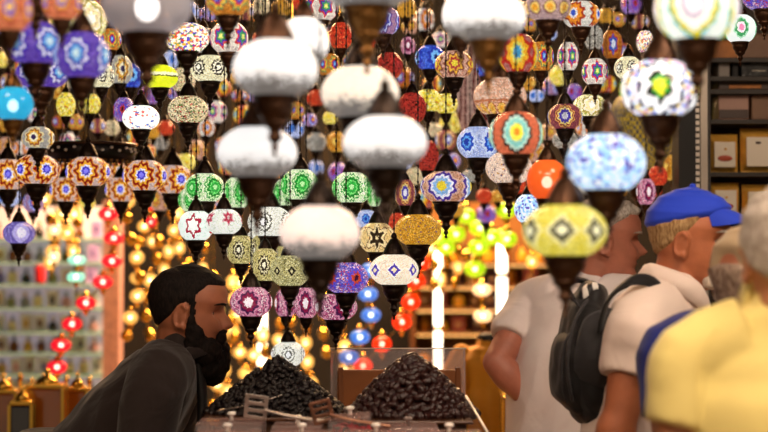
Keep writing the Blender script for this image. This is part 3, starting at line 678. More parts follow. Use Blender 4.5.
# tube lights
m_tube = mat('tube_light_glow', '#ffffff', emit='#fff3d8', es=5)
def tube_light(x, y0, y1, wpx, d, label):
    a, b = W(x, y0, d), W(x, y1, d); r = wpx * d / FPX / 2; L = a.z - b.z
    t = thing('tube_light', label, 'light', b)
    MB().lathe([(r, 0), (r, L)], seg=16).build('tube', m_tube, t)
    for z in (0, L * .5, L): MB().lathe([(r * 1.15, z - .012), (r * 1.15, z + .012)], seg=16).build('collar', gold, t)
    MB().box((0, r * 1.6, (L - b.z) / 2), (r * 2.2, r, L + b.z - .004)).build('back_bar', brass_dark, t, smooth=False)
tube_light(262, 262, 420, 8, 8.3, 'upright tube light behind the head of the seller')
tube_light(438, 232, 425, 7, 8.3, 'tall upright tube light behind the larger date heap')
tube_light(502, 232, 318, 9, 8.3, 'upright tube light near the white T-shirt')

# display shelves at the back, in the middle
m_shelfwood = mat('amber_shelf_wood', '#5a3414', 0.5, var=0.3, vscale=10)
m_panel_warm = mat('honey_back_board', '#8a5a22', 0.6, var=.3, vscale=4)
m_strip = mat('added_warm_strip', '#ffffff', emit='#ffb860', es=1.6)  # glow of the made-up strips that brighten the back shelves
def shelf_unit(name, label, x0, x1, ys, d, depth, board, back=None, side=None, ytop=None, strips=False):
    a = W(x0, ys[-1], d); b = W(x1, ys[-1], d); wd = b.x - a.x
    t = thing(name, label, 'shelf', ((a.x + b.x) / 2, a.y, 0))
    zs = [W(x0, y, d).z for y in ys]; top = W(x0, ytop if ytop is not None else ys[0] - 40, d).z
    for z in zs: MB().box((0, depth / 2, z - .006), (wd, depth, .012)).build('shelf_board', board, t, smooth=False)
    if strips:  # strips added under the boards only to light the shelf
        for z in zs: MB().box((0, .02, z - .017), (wd - .02, .012, .008)).build('added_light_strip', m_strip, t, smooth=False)
    if back: MB().box((0, depth + .01, (top + 0) / 2), (wd, .02, top)).build('back_panel', back, t, smooth=False)
    if side:
        for s in (-1, 1): MB().box((s * (wd / 2 + .01), depth / 2, top / 2), (.02, depth, top)).build('side_panel', side, t, smooth=False)
    return t, zs, a.y
t, zs, ysh = shelf_unit('display_shelf', 'honey wood shelving crowded with jars behind the date trays', 415, 560, [262, 285, 308, 332, 364, 398], 8.6, .3, m_shelfwood, m_panel_warm, m_shelfwood, 200, True)
jar_mats = [mat('glowing_honey_glass', '#d88a1c', .2, emit='#f0a028', es=.25), mat('plum_box_card', '#3a2438', .6), mat('brown_box_card', '#6a4420', .6), mat('brass_jar', '#a87428', .3, .9), mat('ivory_box_card', '#cdb48a', .6), mat('rose_box_card', '#a85a5a', .6)]  # honey glass given a glow to brighten the shelf; it is no lamp
def jar(px, z, y, w, h, k, label, group):
    X = W(px, 265, y).x
    if k in (1, 2, 4, 5):
        o = thing('gift_box', label, 'box', (X, y, z), 0, group)
        MB().rbox((0, 0, h * .4), (w, w * .8, h * .8), .004).build('box_base', jar_mats[k], o, smooth=False)
        MB().rbox((0, 0, h * .9), (w * 1.04, w * .84, h * .2), .004).build('lid', jar_mats[k], o, smooth=False)
        MB().box((0, -w * .425, h * .45), (w * .5, .004, h * .3)).build('paper_label', jar_mats[4 if k != 4 else 3], o, smooth=False)
    else:
        o = thing('lidded_jar', label, 'jar', (X, y, z), 0, group)
        r = w / 2
        MB().lathe([(r * .8, 0), (r, h * .1), (r, h * .55), (r * .7, h * .72), (r * .6, h * .76)], seg=18).build('body', jar_mats[k], o)
        MB().lathe([(r * .65, h * .76), (r * .65, h * .84), (r * .4, h * .92), (r * .12, h * .95), (r * .15, h), (r * .05, h * 1.02)], seg=18).build('lid', gold, o)
rj = random.Random(8)
names = ['top', 'second', 'third', 'fourth', 'fifth', 'lowest']
for i, z in enumerate(zs):
    px = 424
    while px < 545:
        w = rj.uniform(9, 15); k = rj.choice([0, 0, 1, 2, 2, 3, 3, 4, 5])
        word = 'box' if k in (1, 2, 4, 5) else 'jar'
        colr = ['honey coloured glass', 'dark plum', 'brown', 'brass', 'ivory', 'rose'][k]
        lab = '%s %s on the %s honey wood shelf' % (colr, word, names[i])
        jar(px, z + .001, ysh + .1, w * 8.6 / FPX, rj.uniform(12, 20) * 8.6 / FPX, k, lab, lab)
        px += w * 1.05 + rj.uniform(3, 6)

# perfume shelves
m_lit = mat('lit_white_panel', '#d4c8d0', .5, emit='#e8d4dc', es=.25)
m_glass_shelf = clear_mat('glass_shelf_edge', '#a8d0c8', .35)
t, zs, ysh = shelf_unit('perfume_shelf', 'white backlit perfume shelving with glass boards', -30, 104, [238, 262, 284, 308, 332, 353, 375, 398], 8.0, .2, m_glass_shelf, m_lit, None, 205)
pcol = [('clear honey', '#d8a848'), ('dark amber', '#7a4018'), ('pale gold', '#ecd9a0'), ('black', '#241c20'), ('rose', '#d89aa0'), ('violet', '#7a68b0'), ('smoky grey', '#8a8488'), ('dull green', '#8a8a4a')]
pm = [mat('perfume_' + n.replace(' ', '_'), h, .15, coat=.5) for n, h in pcol]
m_card = mat('white_carton', '#f2ece8', .5)
m_blackcap = mat('black_cap', '#171214', .3)
rp = random.Random(21)
pn = ['top', 'second', 'third', 'fourth', 'fifth', 'sixth', 'seventh', 'lowest']
u = 8.0 / FPX
for i, z in enumerate(zs):
    px = -3 + rp.uniform(-3, 3); n = 0
    while px < (84 if i < 3 else 100):
        X = W(px, 265, ysh).x
        if rp.random() < .55:
            lab = 'white perfume carton on the %s glass shelf' % pn[i]
            o = thing('perfume_carton', lab, 'box', (X, ysh + .1, z + .001), 0, lab)
            hh = rp.uniform(15, 18.5) * u
            MB().rbox((0, 0, hh / 2), (12 * u, 7 * u, hh), .002).build('carton_body', m_card, o, smooth=False)
            k = rp.randrange(8)
            MB().box((0, -3.6 * u, hh * .45), (5 * u, .003, hh * .5)).build('printed_panel', pm[k], o, smooth=False)
        else:
            k = rp.randrange(8)
            lab = '%s perfume bottle on the %s glass shelf' % (pcol[k][0], pn[i])
            o = thing('perfume_bottle', lab, 'bottle', (X, ysh + .08, z + .001), 0, lab)
            hh = rp.uniform(9.5, 12) * u
            if rp.random() < .5: MB().rbox((0, 0, hh / 2), (9.5 * u, 4.5 * u, hh), .006).build('flask', pm[k], o)
            else: MB().lathe([(3.4 * u, 0), (5.2 * u, hh * .15), (5 * u, hh * .7), (1.5 * u, hh)], seg=18).build('flask', pm[k], o)
            MB().lathe([(1.2 * u, hh), (1.2 * u, hh + 1.2 * u)], seg=12).build('collar', gold, o)
            MB().lathe([(1.9 * u, hh + 1.2 * u), (2.1 * u, hh + 4 * u), (1.2 * u, hh + 5 * u)], seg=14).build('cap', gold if rp.random() < .5 else m_blackcap, o)
        px += rp.uniform(12.5, 14.5)
o = thing('pillar_candle', 'red candle jar on the third glass shelf', 'candle', W(40, 284, 7.93) + V((0, 0, .003)))
MB().lathe([(5 * u, 0), (5.4 * u, .01), (5.4 * u, 17 * u), (5 * u, 18 * u)], seg=20).build('wax_body', mat('red_wax', '#c8242c', .4), o)
MB().lathe([(.3 * u, 17.5 * u), (.3 * u, 20 * u)], seg=8).build('wick', m_blackcap, o)
# pillar beside the perfume shelves
a, b = W(105, 300, 7.6), W(121, 300, 7.6)
zp = W(112, 200, 7.6).z
struct('pillar', MB().box(((a.x + b.x) / 2, a.y, zp / 2), (b.x - a.x, .12, zp)), mat('rose_glitter_pillar', '#c89a90', .5, var=.25, vscale=60))
m_lav = mat('lavender_panel_standin', '#b8a0e0', .5, emit='#b8a0e0', es=.0)  # boxes made up in place of a lavender lit panel
for px, row in ((93, 1), (91, 2), (96, 0)):
    o = thing('perfume_carton', 'lavender stand-in for a lit panel on the %s glass shelf next to the rose pillar' % pn[row], 'box', (W(px, 265, ysh).x, ysh + .02, zs[row] + .001), 0, 'lavender stand-ins for a lit panel')
    MB().rbox((0, 0, 8.5 * u), (11 * u, 6 * u, 17 * u), .002).build('carton_body', m_lav, o, smooth=False)
    MB().box((0, -3.1 * u, 9 * u), (4 * u, .003, 8 * u)).build('printed_panel', pm[5], o, smooth=False)
# side counter with oil jars at lower left
m_dkwood = mat('dark_counter_wood', '#3a2210', .5, var=.3, vscale=12)
a = W(-30, 300, 5.9); b = W(112, 300, 5.9)
t = thing('side_counter', 'dark wooden counter carrying the gold trimmed oil jars', 'counter', ((a.x + b.x) / 2, 6.05, 0))
MB().rbox((0, 0, .42), (b.x - a.x, .42, .84), .01).build('cabinet_body', m_dkwood, t, smooth=False)
MB().rbox((0, 0, .86), (b.x - a.x + .04, .46, .04), .01).build('counter_top', m_dkwood, t, smooth=False)
m_oil = mat('amber_oil_glass', '#7a3c10', .08, coat=1, emit='#a85a14', es=.06); m_oild = mat('black_oil_glass', '#150e10', .1, coat=1)
for i, (px, w, ytop, gm_, lab, yy) in enumerate([(48, 36, 387, m_oil, 'wide amber oil jar with gold edges beside the seller', 5.95), (4, 30, 392, m_oil, 'amber oil jar with gold edges at the picture edge', 6.0), (23, 22, 404, m_oild, 'black glass jar with gold edges in front of the amber ones', 5.84), (78, 22, 390, m_oil, 'narrow amber oil jar with gold edges behind the shoulder of the seller', 6.08)]):
    ww = w * yy / FPX; z0 = .881; zt = W(px, ytop, yy).z; hh = zt - z0
    o = thing('oil_jar', lab, 'jar', (W(px, 265, yy).x, yy, z0), 0, 'gold trimmed oil jars')
    MB().rbox((0, 0, hh / 2), (ww, ww * .8, hh), .008).build('glass_body', gm_, o, smooth=False)
    for sx in (-1, 1):
        for sy in (-1, 1): MB().box((sx * ww * .5, sy * ww * .4, hh / 2), (.008, .008, hh)).build('gold_edge', gold, o, smooth=False)
    MB().rbox((0, 0, hh + .006), (ww * 1.06, ww * .86, .014), .004).build('lid', gold, o, smooth=False)
    MB().lathe([(ww * .35, hh + .013), (ww * .25, hh + .03), (ww * .06, hh + .04), (ww * .08, hh + .055), (.002, hh + .062)], seg=18).build('dome_knob', gold, o)
for i in range(9):   # small gold flasks behind the jars
    px = -2 + i * 11.5
    o = thing('oil_flask', 'small gold flask in the row behind the oil jars', 'flask', (W(px, 265, 6.2).x, 6.2, .881), 0, 'gold flasks behind the oil jars')
    r = .017; hh = W(px, 372 + (i * 5) % 9, 6.2).z - .881
    MB().lathe([(r, 0), (r * 1.1, hh * .1), (r * 1.1, hh * .7), (r * .4, hh * .8), (r * .35, hh * .88)], seg=14).build('flask', jar_mats[0], o)
    MB().lathe([(r * .5, hh * .88), (r * .6, hh * .95), (r * .1, hh)], seg=14).build('stopper', gold, o)

# ------------------------------------------------------------------ packet shelves on the right
m_black = mat('black_board', '#0c0908', .6)
m_alu = mat('brushed_aluminium', '#a89c90', .35, .9)
m_shelfdark = mat('dark_shelf', '#2a2018', .5)
def column_between(name, x0, x1, d, depth, m):
    a, b = W(x0, 216, d), W(x1, 216, d)
    return struct(name, MB().box(((a.x + b.x) / 2, a.y + depth / 2, CEIL / 2), (b.x - a.x, depth, CEIL)), m)
column_between('pillar', 679, 696, 5.0, .12, m_black)
kp = NT('perforated_strip'); tcn = kp.n('ShaderNodeTexCoord'); wv = kp.n('ShaderNodeTexWave', wave_type='BANDS', bands_direction='Z'); wv.inputs['Scale'].default_value = 18
kp.put(wv.inputs['Vector'], tcn.outputs['Object']); kp.put(kp.b.inputs['Base Color'], kp.ramp(wv.outputs['Fac'], [(0, col('#3a322c')), (.35, col('#cfc4b8'))])); kp.b.inputs['Metallic'].default_value = .5; kp.b.inputs['Roughness'].default_value = .4
column_between('trim_1', 696.3, 700, 5.0, .03, kp.m)
column_between('trim_2', 701, 708, 5.0, .05, m_alu)
column_between('trim_3', 708.3, 711, 5.02, .3, m_shelfdark)
t, zs, ysh = shelf_unit('packet_shelf', 'dark shelving filled with boxes and gold packets', 711.5, 800, [57, 76, 89, 119, 172, 220, 268], 5.1, .28, m_shelfdark, mat('shelf_back', '#3a2c22', .6), None, -60)
v = 5.1 / FPX
m_gp = mat('gold_foil', '#e0a848', .32, .3, bump=.7, bscale=45); m_lab = mat('cream_label', '#e0d4c0', .5); m_date = mat('date_picture', '#a8401c', .5); m_rose = mat('rose_card', '#a88070', .4, coat=.4)
k = NT('scroll_card'); tcn = k.n('ShaderNodeTexCoord'); mg = k.n('ShaderNodeTexMagic', turbulence_depth=3); mg.inputs['Scale'].default_value = 9; k.put(mg.inputs['Vector'], tcn.outputs['Generated'])
k.put(k.b.inputs['Base Color'], k.ramp(mg.outputs['Fac'], [(0, col('#6a4630')), (.62, col('#a8845c')), (.72, col('#6a4630'))])); m_scroll = k.m
m_brn = mat('brown_card', '#3c2010', .4, coat=.5); m_orn = mat('orange_card', '#b06a24', .5, var=.3, vscale=20); m_grey = mat('grey_card', '#8a8078', .5); m_blk = mat('black_pouch', '#120f12', .25, coat=.5, bump=.4, bscale=30)
def packet(x0, x1, y0, zb, label, pic=True):
    a = W(x0, 265, ysh).x; b = W(x1, 265, ysh).x; w = b - a; zt = W(x0, y0, ysh).z; h = zt - zb
    o = thing('foil_packet', label, 'packet', ((a + b) / 2, ysh + .06, zb + .001), 0, 'gold packets on the dark shelves')
    bm = bmesh.new(); bmesh.ops.create_grid(bm, x_segments=14, y_segments=16, size=.5)
    mb = MB()
    vs = []; nx, ny = 14, 16
    for s in (-1, 1):
        for j in range(ny + 1):
            for i in range(nx + 1):
                uu, vv = i / nx, j / ny
                th = .028 * (1 - abs(2 * uu - 1) ** 3) * (1 - abs(2 * min(vv * 1.05, 1) - 1) ** 4) + .001
                th += .003 * noise.noise(V((uu * 6, vv * 8, s)))
                vs.append((((uu - .5) * w), s * max(th, .0006), vv * h))
    bm.free()
    fs = []; K = (nx + 1) * (ny + 1)
    for j in range(ny):
        for i in range(nx):
            q = j * (nx + 1) + i
            fs.append((q, q + 1, q + nx + 2, q + nx + 1)); fs.append((K + q, K + q + nx + 1, K + q + nx + 2, K + q + 1))
    for j in range(ny):
        for i in (0, nx):
            q = j * (nx + 1) + i; fs.append((q, q + nx + 1, K + q + nx + 1, K + q))
    for i in range(nx):
        for j in (0, ny):
            q = j * (nx + 1) + i; fs.append((q, q + 1, K + q + 1, K + q))
    MB().add(vs, fs).build('pouch', m_gp, o)
    MB().rbox((0, -.031, h * .46), (w * .72, .004, h * .66), .002).build('label_panel', m_lab, o, smooth=False)
    if pic: 
        MB().ell((0, -.034, h * .36), (w * .26, .002, h * .08), seg=16, rings=6).build('label_picture', m_date, o)
        MB().ell((w * .02, -.034, h * .60), (w * .05, .002, h * .03), seg=12, rings=6).build('label_crest', m_gp, o)
    else:
        MB().box((0, -.034, h * .66), (w * .16, .002, h * .05)).build('label_crest', m_brn, o, smooth=False)
    return o
packet(712.5, 742, 133, zs[4], 'gold packet with a picture of dates on its cream label')
packet(744.5, 777, 127, zs[4], 'larger gold packet with a plain cream label', False)
packet(713, 743, 182, zs[5], 'gold packet with a date picture just above the cap brim, lower shelf')
packet(746, 778, 184, zs[5], 'gold packet on the lower shelf behind the grey haired head')
def carton(x0, x1, y0, zb, m, label, extra=None, name='carton', cat='box', dpt=.1):
    a = W(x0, 265, ysh).x; b = W(x1, 265, ysh).x; w = b - a; h = W(x0, y0, ysh).z - zb
    o = thing(name, label, cat, ((a + b) / 2, ysh + .03 + dpt / 2, zb + .001), 0, 'boxes on the dark shelves')
    MB().rbox((0, 0, h / 2), (w, dpt, h), .004).build('carton_body', m, o, smooth=False)
    MB().rbox((0, 0, h + .001), (w * 1.01, dpt * 1.01, .004), .001).build('lid', m, o, smooth=False)
    if extra: MB().rbox((0, -dpt / 2 - .001, h * extra[1]), (w * extra[2], .003, h * extra[3]), .001).build('front_panel', extra[0], o, smooth=False)
    return o
carton(721, 752, 95.5, zs[3], m_rose, 'rose brown gift box with a small crest', (m_brn, .25, .96, .38))
carton(754.5, 782, 95.5, zs[3], m_scroll, 'brown box with gold scroll ornament')
carton(721, 775, 82, zs[2], m_brn, 'glossy brown box over the rose brown one', (m_orn, .5, .6, .5))
carton(721, 733, 63, zs[1], m_grey, 'small grey box under the orange boxes')
carton(735, 742, 63, zs[1], m_black, 'slim black box beside the black pouch')
carton(744, 780, 63, zs[1], m_blk, 'black glossy pouch with pale script on the dark shelves', (m_lab, .5, .4, .06), 'gift_pouch', 'pouch')
carton(714, 742, 40, zs[0], m_orn, 'plain orange box on the uppermost visible shelf')
carton(744, 775, 33, zs[0], m_scroll, 'taller ornamented box on the uppermost visible shelf')
carton(714, 735, 226.5, zs[6], m_orn, 'orange box on the low shelf behind the beige cap')
# glass pot in front of the packets
# ------------------------------------------------------------------ the date counter
m_case = mat('counter_panel', '#4a2f1c', .4, var=.2)
a = W(203, 300, 3.95).x; b = W(486, 300, 3.95).x
t = thing('date_counter', 'brown counter in front of the seller carrying the date trays', 'counter', ((a + b) / 2, 3.97, 0))
cw = b - a
MB().rbox((0, 0, .48), (cw - .04, 1.08, .96), .01).build('cabinet_body', m_case, t, smooth=False)
MB().rbox((0, 0, .98), (cw, 1.14, .04), .01).build('counter_top', mat('counter_stone', '#6a5040', .3), t, smooth=False)
m_acr = clear_mat('clear_acrylic', '#f8f2f2', .88, .05); m_acr2 = clear_mat('acrylic_lid', '#f0dcd8', .78, .1)
m_knob = mat('white_knob', '#f2ece6', .3, coat=.3)
TRAY_Z = 1.155
def tray(px0, px1, d, dep, label):
    a = W(px0, 300, d).x; b = W(px1, 300, d).x
    o = thing('date_tray', label, 'tray', ((a + b) / 2, d + .02, 1.001))
    MB().rbox((0, 0, (TRAY_Z - 1.006) / 2), (b - a - .03, dep - .03, TRAY_Z - 1.006), .006).build('riser', m_case, o, smooth=False)
    MB().rbox((0, 0, TRAY_Z - 1.003), (b - a, dep, .008), .003).build('tray_plate', mat('tray_plate', '#5a3a28', .25, coat=.5), o, smooth=False)
    return o
tray(208, 346, 4.22, .36, 'low tray under the heap of small black dates')
tray(349, 470, 4.14, .36, 'low tray under the heap of large glossy dates')

def date_mesh(L, R, seed):
    mb = MB().ell((0, 0, 0), (R, R, L), seg=12, rings=9)
    rr = random.Random(seed); ph = rr.uniform(0, 6); off = rr.uniform(0, 50)
    for i, p in enumerate(mb.v):
        x, y, z = p; ang = math.atan2(y, x)
        s = 1 + .13 * math.sin(ang * 5 + ph + z / L * 2) + .16 * noise.noise(V((x / R * 1.3 + off, y / R * 1.3, z / L * 2)))
        mb.v[i] = (x * s, y * s, z + .1 * R * math.sin(ang))
    return mb.mesh('date')
m_datebig = mat('glossy_date_skin', '#2c120e', .3, var=.6, vscale=70, bump=.5, bscale=130, coat=.15)
m_datesm = mat('black_date_skin', '#140b09', .42, var=.5, vscale=90, bump=.5, bscale=160, coat=.05)
def heap(px, py_top, d, halfpx, py_base, n, L, R, m, label, group, seed, core_name, core_label, power=1.15, squash=.75, oname='dried_date'):
    c = W(px, py_base, d); top = W(px, py_top, d); H = top.z - TRAY_Z; rad = halfpx * d / FPX
    rr = random.Random(seed)
    def hgt(q): return H * (1 - q ** power)
    mb = MB(); seg = 72; rings = 40; vs = []; fs = []
    for j in range(rings + 1):
        q = j / rings
        for i in range(seg):
            an = 2 * PI * i / seg; r = rad * q * .97
            x, y = r * math.cos(an), r * math.sin(an) * squash
            z = hgt(q) * .97 - R * .6 + R * .7 * noise.noise(V((x / R * .8, y / R * .8, q * 3 + seed)))
            vs.append((x, y, max(z, .001)))
    vs.append((0, 0, 0.0))
    for j in range(rings):
        for i in range(seg):
            k = (i + 1) % seg; fs.append((j * seg + i, j * seg + k, (j + 1) * seg + k, (j + 1) * seg + i))
    for i in range(seg): fs.append((rings * seg + i, rings * seg + (i + 1) % seg, len(vs) - 1))
    mb.add(vs, fs)
    o = mb.build(core_name, m, None, loc=(c.x, d, TRAY_Z + .001)); tag(o, core_label, 'dates', None, 'stuff')
    ms = [date_mesh(L, R, seed + i) for i in range(5)]
    for q_ in ms: q_.materials.append(m)
    k = 0; tries = 0; pts = []
    cell = {}
    mind = L * .95
    while k < n and tries < 60000:
        tries += 1
        q = math.sqrt(rr.random()); an = rr.uniform(-PI * 1.12, PI * .12)
        if tries > 30000: mind = L * .8
        x, y = rad * q * math.cos(an), rad * q * math.sin(an) * squash; z = hgt(q)
        key = (int(x / mind), int(y / mind), int(z / mind))
        bad = False
        for dx in (-1, 0, 1):
            for dy in (-1, 0, 1):
                for dz in (-1, 0, 1):
                    for p in cell.get((key[0] + dx, key[1] + dy, key[2] + dz), ()):
                        if (p[0] - x) ** 2 + (p[1] - y) ** 2 + (p[2] - z) ** 2 < mind * mind: bad = True; break
        if bad: continue
        cell.setdefault(key, []).append((x, y, z))
        nrm = V((math.cos(an), math.sin(an) / squash, rad / H * .9)).normalized()
        ax = V((rr.gauss(0, 1), rr.gauss(0, 1), rr.gauss(0, .6))); ax = ax - nrm * ax.dot(nrm) * rr.uniform(.55, 1); ax.normalize()
        ob = D.objects.new(oname, ms[k % 5]); C.objects.link(ob)
        ob.location = V((c.x + x, d + y, TRAY_Z + max(z, R * .8) + .001)); ob.rotation_euler = ax.to_track_quat('Z', 'Y').to_euler()
        s = rr.uniform(.85, 1.15); ob.scale = (s, s, s)
        tag(ob, label, 'date', group); k += 1
    return k
n1 = heap(277, 357, 4.22, 72, 409, 295, .0088, .0062, m_datesm, 'small black date in the heap beside the seller', 'small black dates heaped on the tray beside the seller', 4, 'dates_underneath', 'inside of the heap of small black dates', 1.1, oname='black_date')
n2 = heap(412, 357, 4.14, 64, 409, 230, .0155, .0098, m_datebig, 'large glossy brown date in the heap under the clear guard', 'large glossy dates heaped on the tray by the clear guard', 9, 'dates_underneath', 'inside of the heap of large glossy dates', 1.35, oname='brown_date')
print('dates', n1, n2)

# clear guard and wooden box behind the large dates
a = W(331, 300, 4.46).x; b = W(465, 300, 4.46).x; zt = W(400, 349, 4.46).z
o = thing('acrylic_guard', 'clear upright guard standing behind the large dates', 'guard', ((a + b) / 2, 4.475, 1.001))
hh = zt - 1.001
MB().box((0, 0, hh / 2), (b - a, .004, hh)).build('clear_sheet', m_acr, o, smooth=False)
for s in (-1, 1): MB().box((s * (b - a) / 2, .03, hh / 2), (.004, .06, hh)).build('clear_side', m_acr, o, smooth=False)
MB().box((0, 0, hh + .001), (b - a + .006, .007, .003)).build('polished_edge', mat('acrylic_edge', '#d8c8b8', .2), o, smooth=False)
a = W(337, 300, 4.38).x; b = W(462, 300, 4.38).x; zt = W(400, 371, 4.38).z
o = thing('wooden_crate', 'plain brown wooden box board behind the large dates', 'crate', ((a + b) / 2, 4.445, 1.001))
MB().rbox((0, 0, (zt - 1.001) / 2), (b - a, .02, zt - 1.001), .003).build('back_board', mat('date_box_wood', '#7a4418', .5, var=.15), o, smooth=False)
for s in (-1, 1): MB().rbox((s * ((b - a) / 2 - .008), .0, (zt - 1.001) / 2 + .003), (.012, .028, zt - .995), .002).build('corner_post', mat('date_box_post', '#6a3a14', .5), o, smooth=False)

# acrylic sweet bins with knobbed lids along the front
cand = {'pink': mat('pink_wrapper', '#e83a90', .35), 'lime': mat('lime_wrapper', '#a8c81c', .35), 'red': mat('red_wrapper', '#b81e34', .35), 'dark': mat('dark_wrapper', '#30241c', .35), 'white': mat('white_wrapper', '#e8ded4', .4)}
def bin_(px, py, d, wpx, label, cols, tilt=0, hback=0, knob='white'):
    """open clear box; the lid's knob shows at px, py"""
    kz = W(px, py, d); w = wpx * d / FPX; dep = .13; z0 = 1.001
    lz = kz.z - .018 - z0
    o = thing('sweet_bin', label, 'bin', (kz.x, d, z0), 0, 'clear sweet bins in front of the dates')
    for s in (-1, 1): MB().box((s * (w / 2 - .002), 0, lz / 2), (.003, dep, lz - .006)).build('side_wall', m_acr, o, smooth=False)
    for s in (-1, 1): MB().box((0, s * (dep / 2 - .002), lz / 2), (w - .008, .003, lz - .006)).build('end_wall', m_acr, o, smooth=False)
    R_ = Matrix.Rotation(math.radians(tilt), 3, 'Y')
    l = MB().rbox((0, 0, 0), (w - .002, dep, .005), .002, R_).build('lid', m_acr2, o, smooth=False, loc=(0, 0, lz))
    MB().lathe([(.005, 0), (.0042, .008), (.0055, .011), (.0095, .0125), (.0098, .016), (.006, .019), (.001, .0195)], seg=20).build('knob', m_knob if knob == 'white' else mat('grey_knob', '#8a7c78', .3), l, loc=(0, 0, .002))
    rr = random.Random(int(px))
    for i in range(18):
        m = cand[cols[i % len(cols)]]
        c_ = D.objects.new('wrapped_sweet', SW); C.objects.link(c_)
        c_.data = SWM[cols[i % len(cols)]]
        c_.location = (kz.x + ((i % 6) - 2.5) * (w - .03) / 6, d + (i // 6 - 1) * .036, z0 + lz - .024 - .012 * rr.random())
        c_.rotation_euler = (rr.uniform(-.3, .3), rr.uniform(-.3, .3), rr.uniform(0, 3))
        lab = '%s wrapped sweet inside the %s' % (cols[i % len(cols)], label.split(' of ')[0])
        tag(c_, lab, 'sweet', lab)
    fl_ = MB().box((0, 0, (lz - .04) / 2), (w - .012, dep - .012, lz - .045)).build('sweet_bed', mat('sweet_bed', '#5a3a30', .5, var=.4, vscale=60), o, smooth=False)
    return o
def sweet_mesh(k):
    mb = MB().ell((0, 0, 0), (.013, .008, .008), seg=10, rings=8)
    for s in (-1, 1): mb.lathe([(.001, 0), (.008, .009)], seg=8, c=(s * .012, 0, 0), rot=Matrix.Rotation(s * PI / 2, 3, 'Y'), caps=False)
    me = mb.mesh('wrapped_sweet'); me.materials.append(cand[k]); return me
SWM = {k: sweet_mesh(k) for k in cand}; SW = SWM['pink']
bin_(228, 424, 3.62, 66, 'clear bin of dark sweets nearest the seller', ['dark', 'white'])
bin_(302, 424, 3.62, 66, 'clear bin of pale sweets second from the seller', ['white', 'dark'])
bin_(376, 424, 3.62, 66, 'clear bin of pink sweets third from the seller', ['pink', 'white', 'pink', 'dark'])
bin_(449, 424, 3.62, 66, 'clear bin of lime and red sweets nearest the white T-shirt', ['lime', 'lime', 'red'])
bin_(232, 412.5, 3.82, 66, 'rear clear bin of dark sweets below the small dates', ['dark'])
bin_(350, 407, 3.82, 42, 'rear clear bin of brown sweets between the two date heaps', ['dark', 'red'], -4)
bin_(408, 417.5, 3.82, 60, 'rear clear bin of red sweets below the large dates', ['red', 'red', 'dark'], 0, 0, 'grey')
bin_(298, 416, 3.82, 50, 'rear clear bin of mixed sweets under the slotted turners', ['dark', 'white', 'dark'])

# slotted turners lying on the lids
def turner(px, py, d, ang, size, m, label, tilt=60):
    p = W(px, py, d)
    o = thing('slotted_turner', label, 'kitchen turner', p, 0, 'slotted turners on the bin lids')
    w, h = size * .8, size
    mb = MB()
    bars = 4; sw = h / (bars * 2 - 1)
    for i in range(bars): mb.rbox((0, 0, -h / 2 + sw * (2 * i + .5)), (w * .8, .002, sw * 1.15), .0008)
    for s in (-1, 1): mb.rbox((s * w * .42, 0, 0), (w * .18, .002, h), .0008)
    Rm = Matrix.Rotation(math.radians(ang), 4, 'Y') @ Matrix.Rotation(math.radians(90 - tilt), 4, 'X')
    bl = mb.build('slotted_blade', m, o); fuse(bl, .0016, 2)
    bl.matrix_local = Rm
    hd = MB().tube([(w * .4, 0, -h * .1), (w * .8, -.006, -h * .18), (w * 1.6, -.004, -h * .32), (w * 3.0, 0, -h * .5)], [(.004, .003), (.005, .003), (.006, .0035), (.007, .004)], seg=10).build('handle', m, o)
    return o
turner(256, 407, 3.78, 8, .062, mat('steel_turner', '#c8bcb4', .35, .5), 'steel slotted turner leaning on the small dates')
turner(322, 412, 3.74, -14, .058, mat('copper_turner', '#a87860', .35, .5), 'copper slotted turner lying between the two heaps')
mb = MB().tube([W(217, 411, 3.86), W(224, 409.5, 3.9), W(250, 405, 3.95), W(282, 395, 3.98)], [.0016] * 4, seg=8)
tag(mb.build('wire_skewer', mat('steel_wire', '#a89c94', .3, .9)), 'thin steel wire hook lying against the small dates', 'hook')
# pale edged end glass of the counter
p0, p1 = W(466, 396, 4.0), W(492, 440, 3.7)
mb = MB().tube([p0, p1], [.0025, .0025], seg=6)
o = thing('end_glass', 'clear end glass with a pale edge closing the counter beside the large dates', 'glass panel', (p1.x, 3.8, 1.001))
MB().add([V((p0.x, p0.y, p0.z)) - o.location, V((p0.x, p0.y, 1.002)) - o.location, V((p1.x, p1.y, 1.002)) - o.location, p1 - o.location], [(0, 1, 2, 3)]).build('clear_sheet', m_acr, o, smooth=False)
MB().tube([p0 - o.location, p1 - o.location], [.003, .003], seg=6).build('polished_edge', mat('pale_edge', '#f0e8d8', .3, emit='#ffffff', es=0.0), o)

# robe on a dark stand
mr = mat('mustard_cloth', '#c8881c', .7, bump=.3, bscale=50)
p = W(488, 380, 5.9)
t = thing('robe_stand', 'mustard robe on a headless dark dress stand behind the counter', 'dress stand', (p.x, p.y, 0))
dz = lambda y: W(488, y, 5.9).z
uu = 5.9 / FPX
mb = MB().tube([(0, 0, .25), (0, 0, .7), (0, 0, dz(412)), (0, 0, dz(385)), (0.0, 0, dz(362)), (0, 0, dz(350)), (0, 0, dz(345))], [(.24, .2), (.17, .14), (.105, .1), (.085, .08), (.105, .085), (.085, .06), (.04, .035)], side=(1, 0, 0), seg=48)
o = mb.build('robe', mr, t)
for vx in o.data.vertices:
    an = math.atan2(vx.co.y, vx.co.x); f = min(1, max(0, (dz(385) - vx.co.z) / .5))
    k = 1 + (.05 + .10 * f) * math.sin(an * 9 + vx.co.z * 3); vx.co.x *= k; vx.co.y *= k
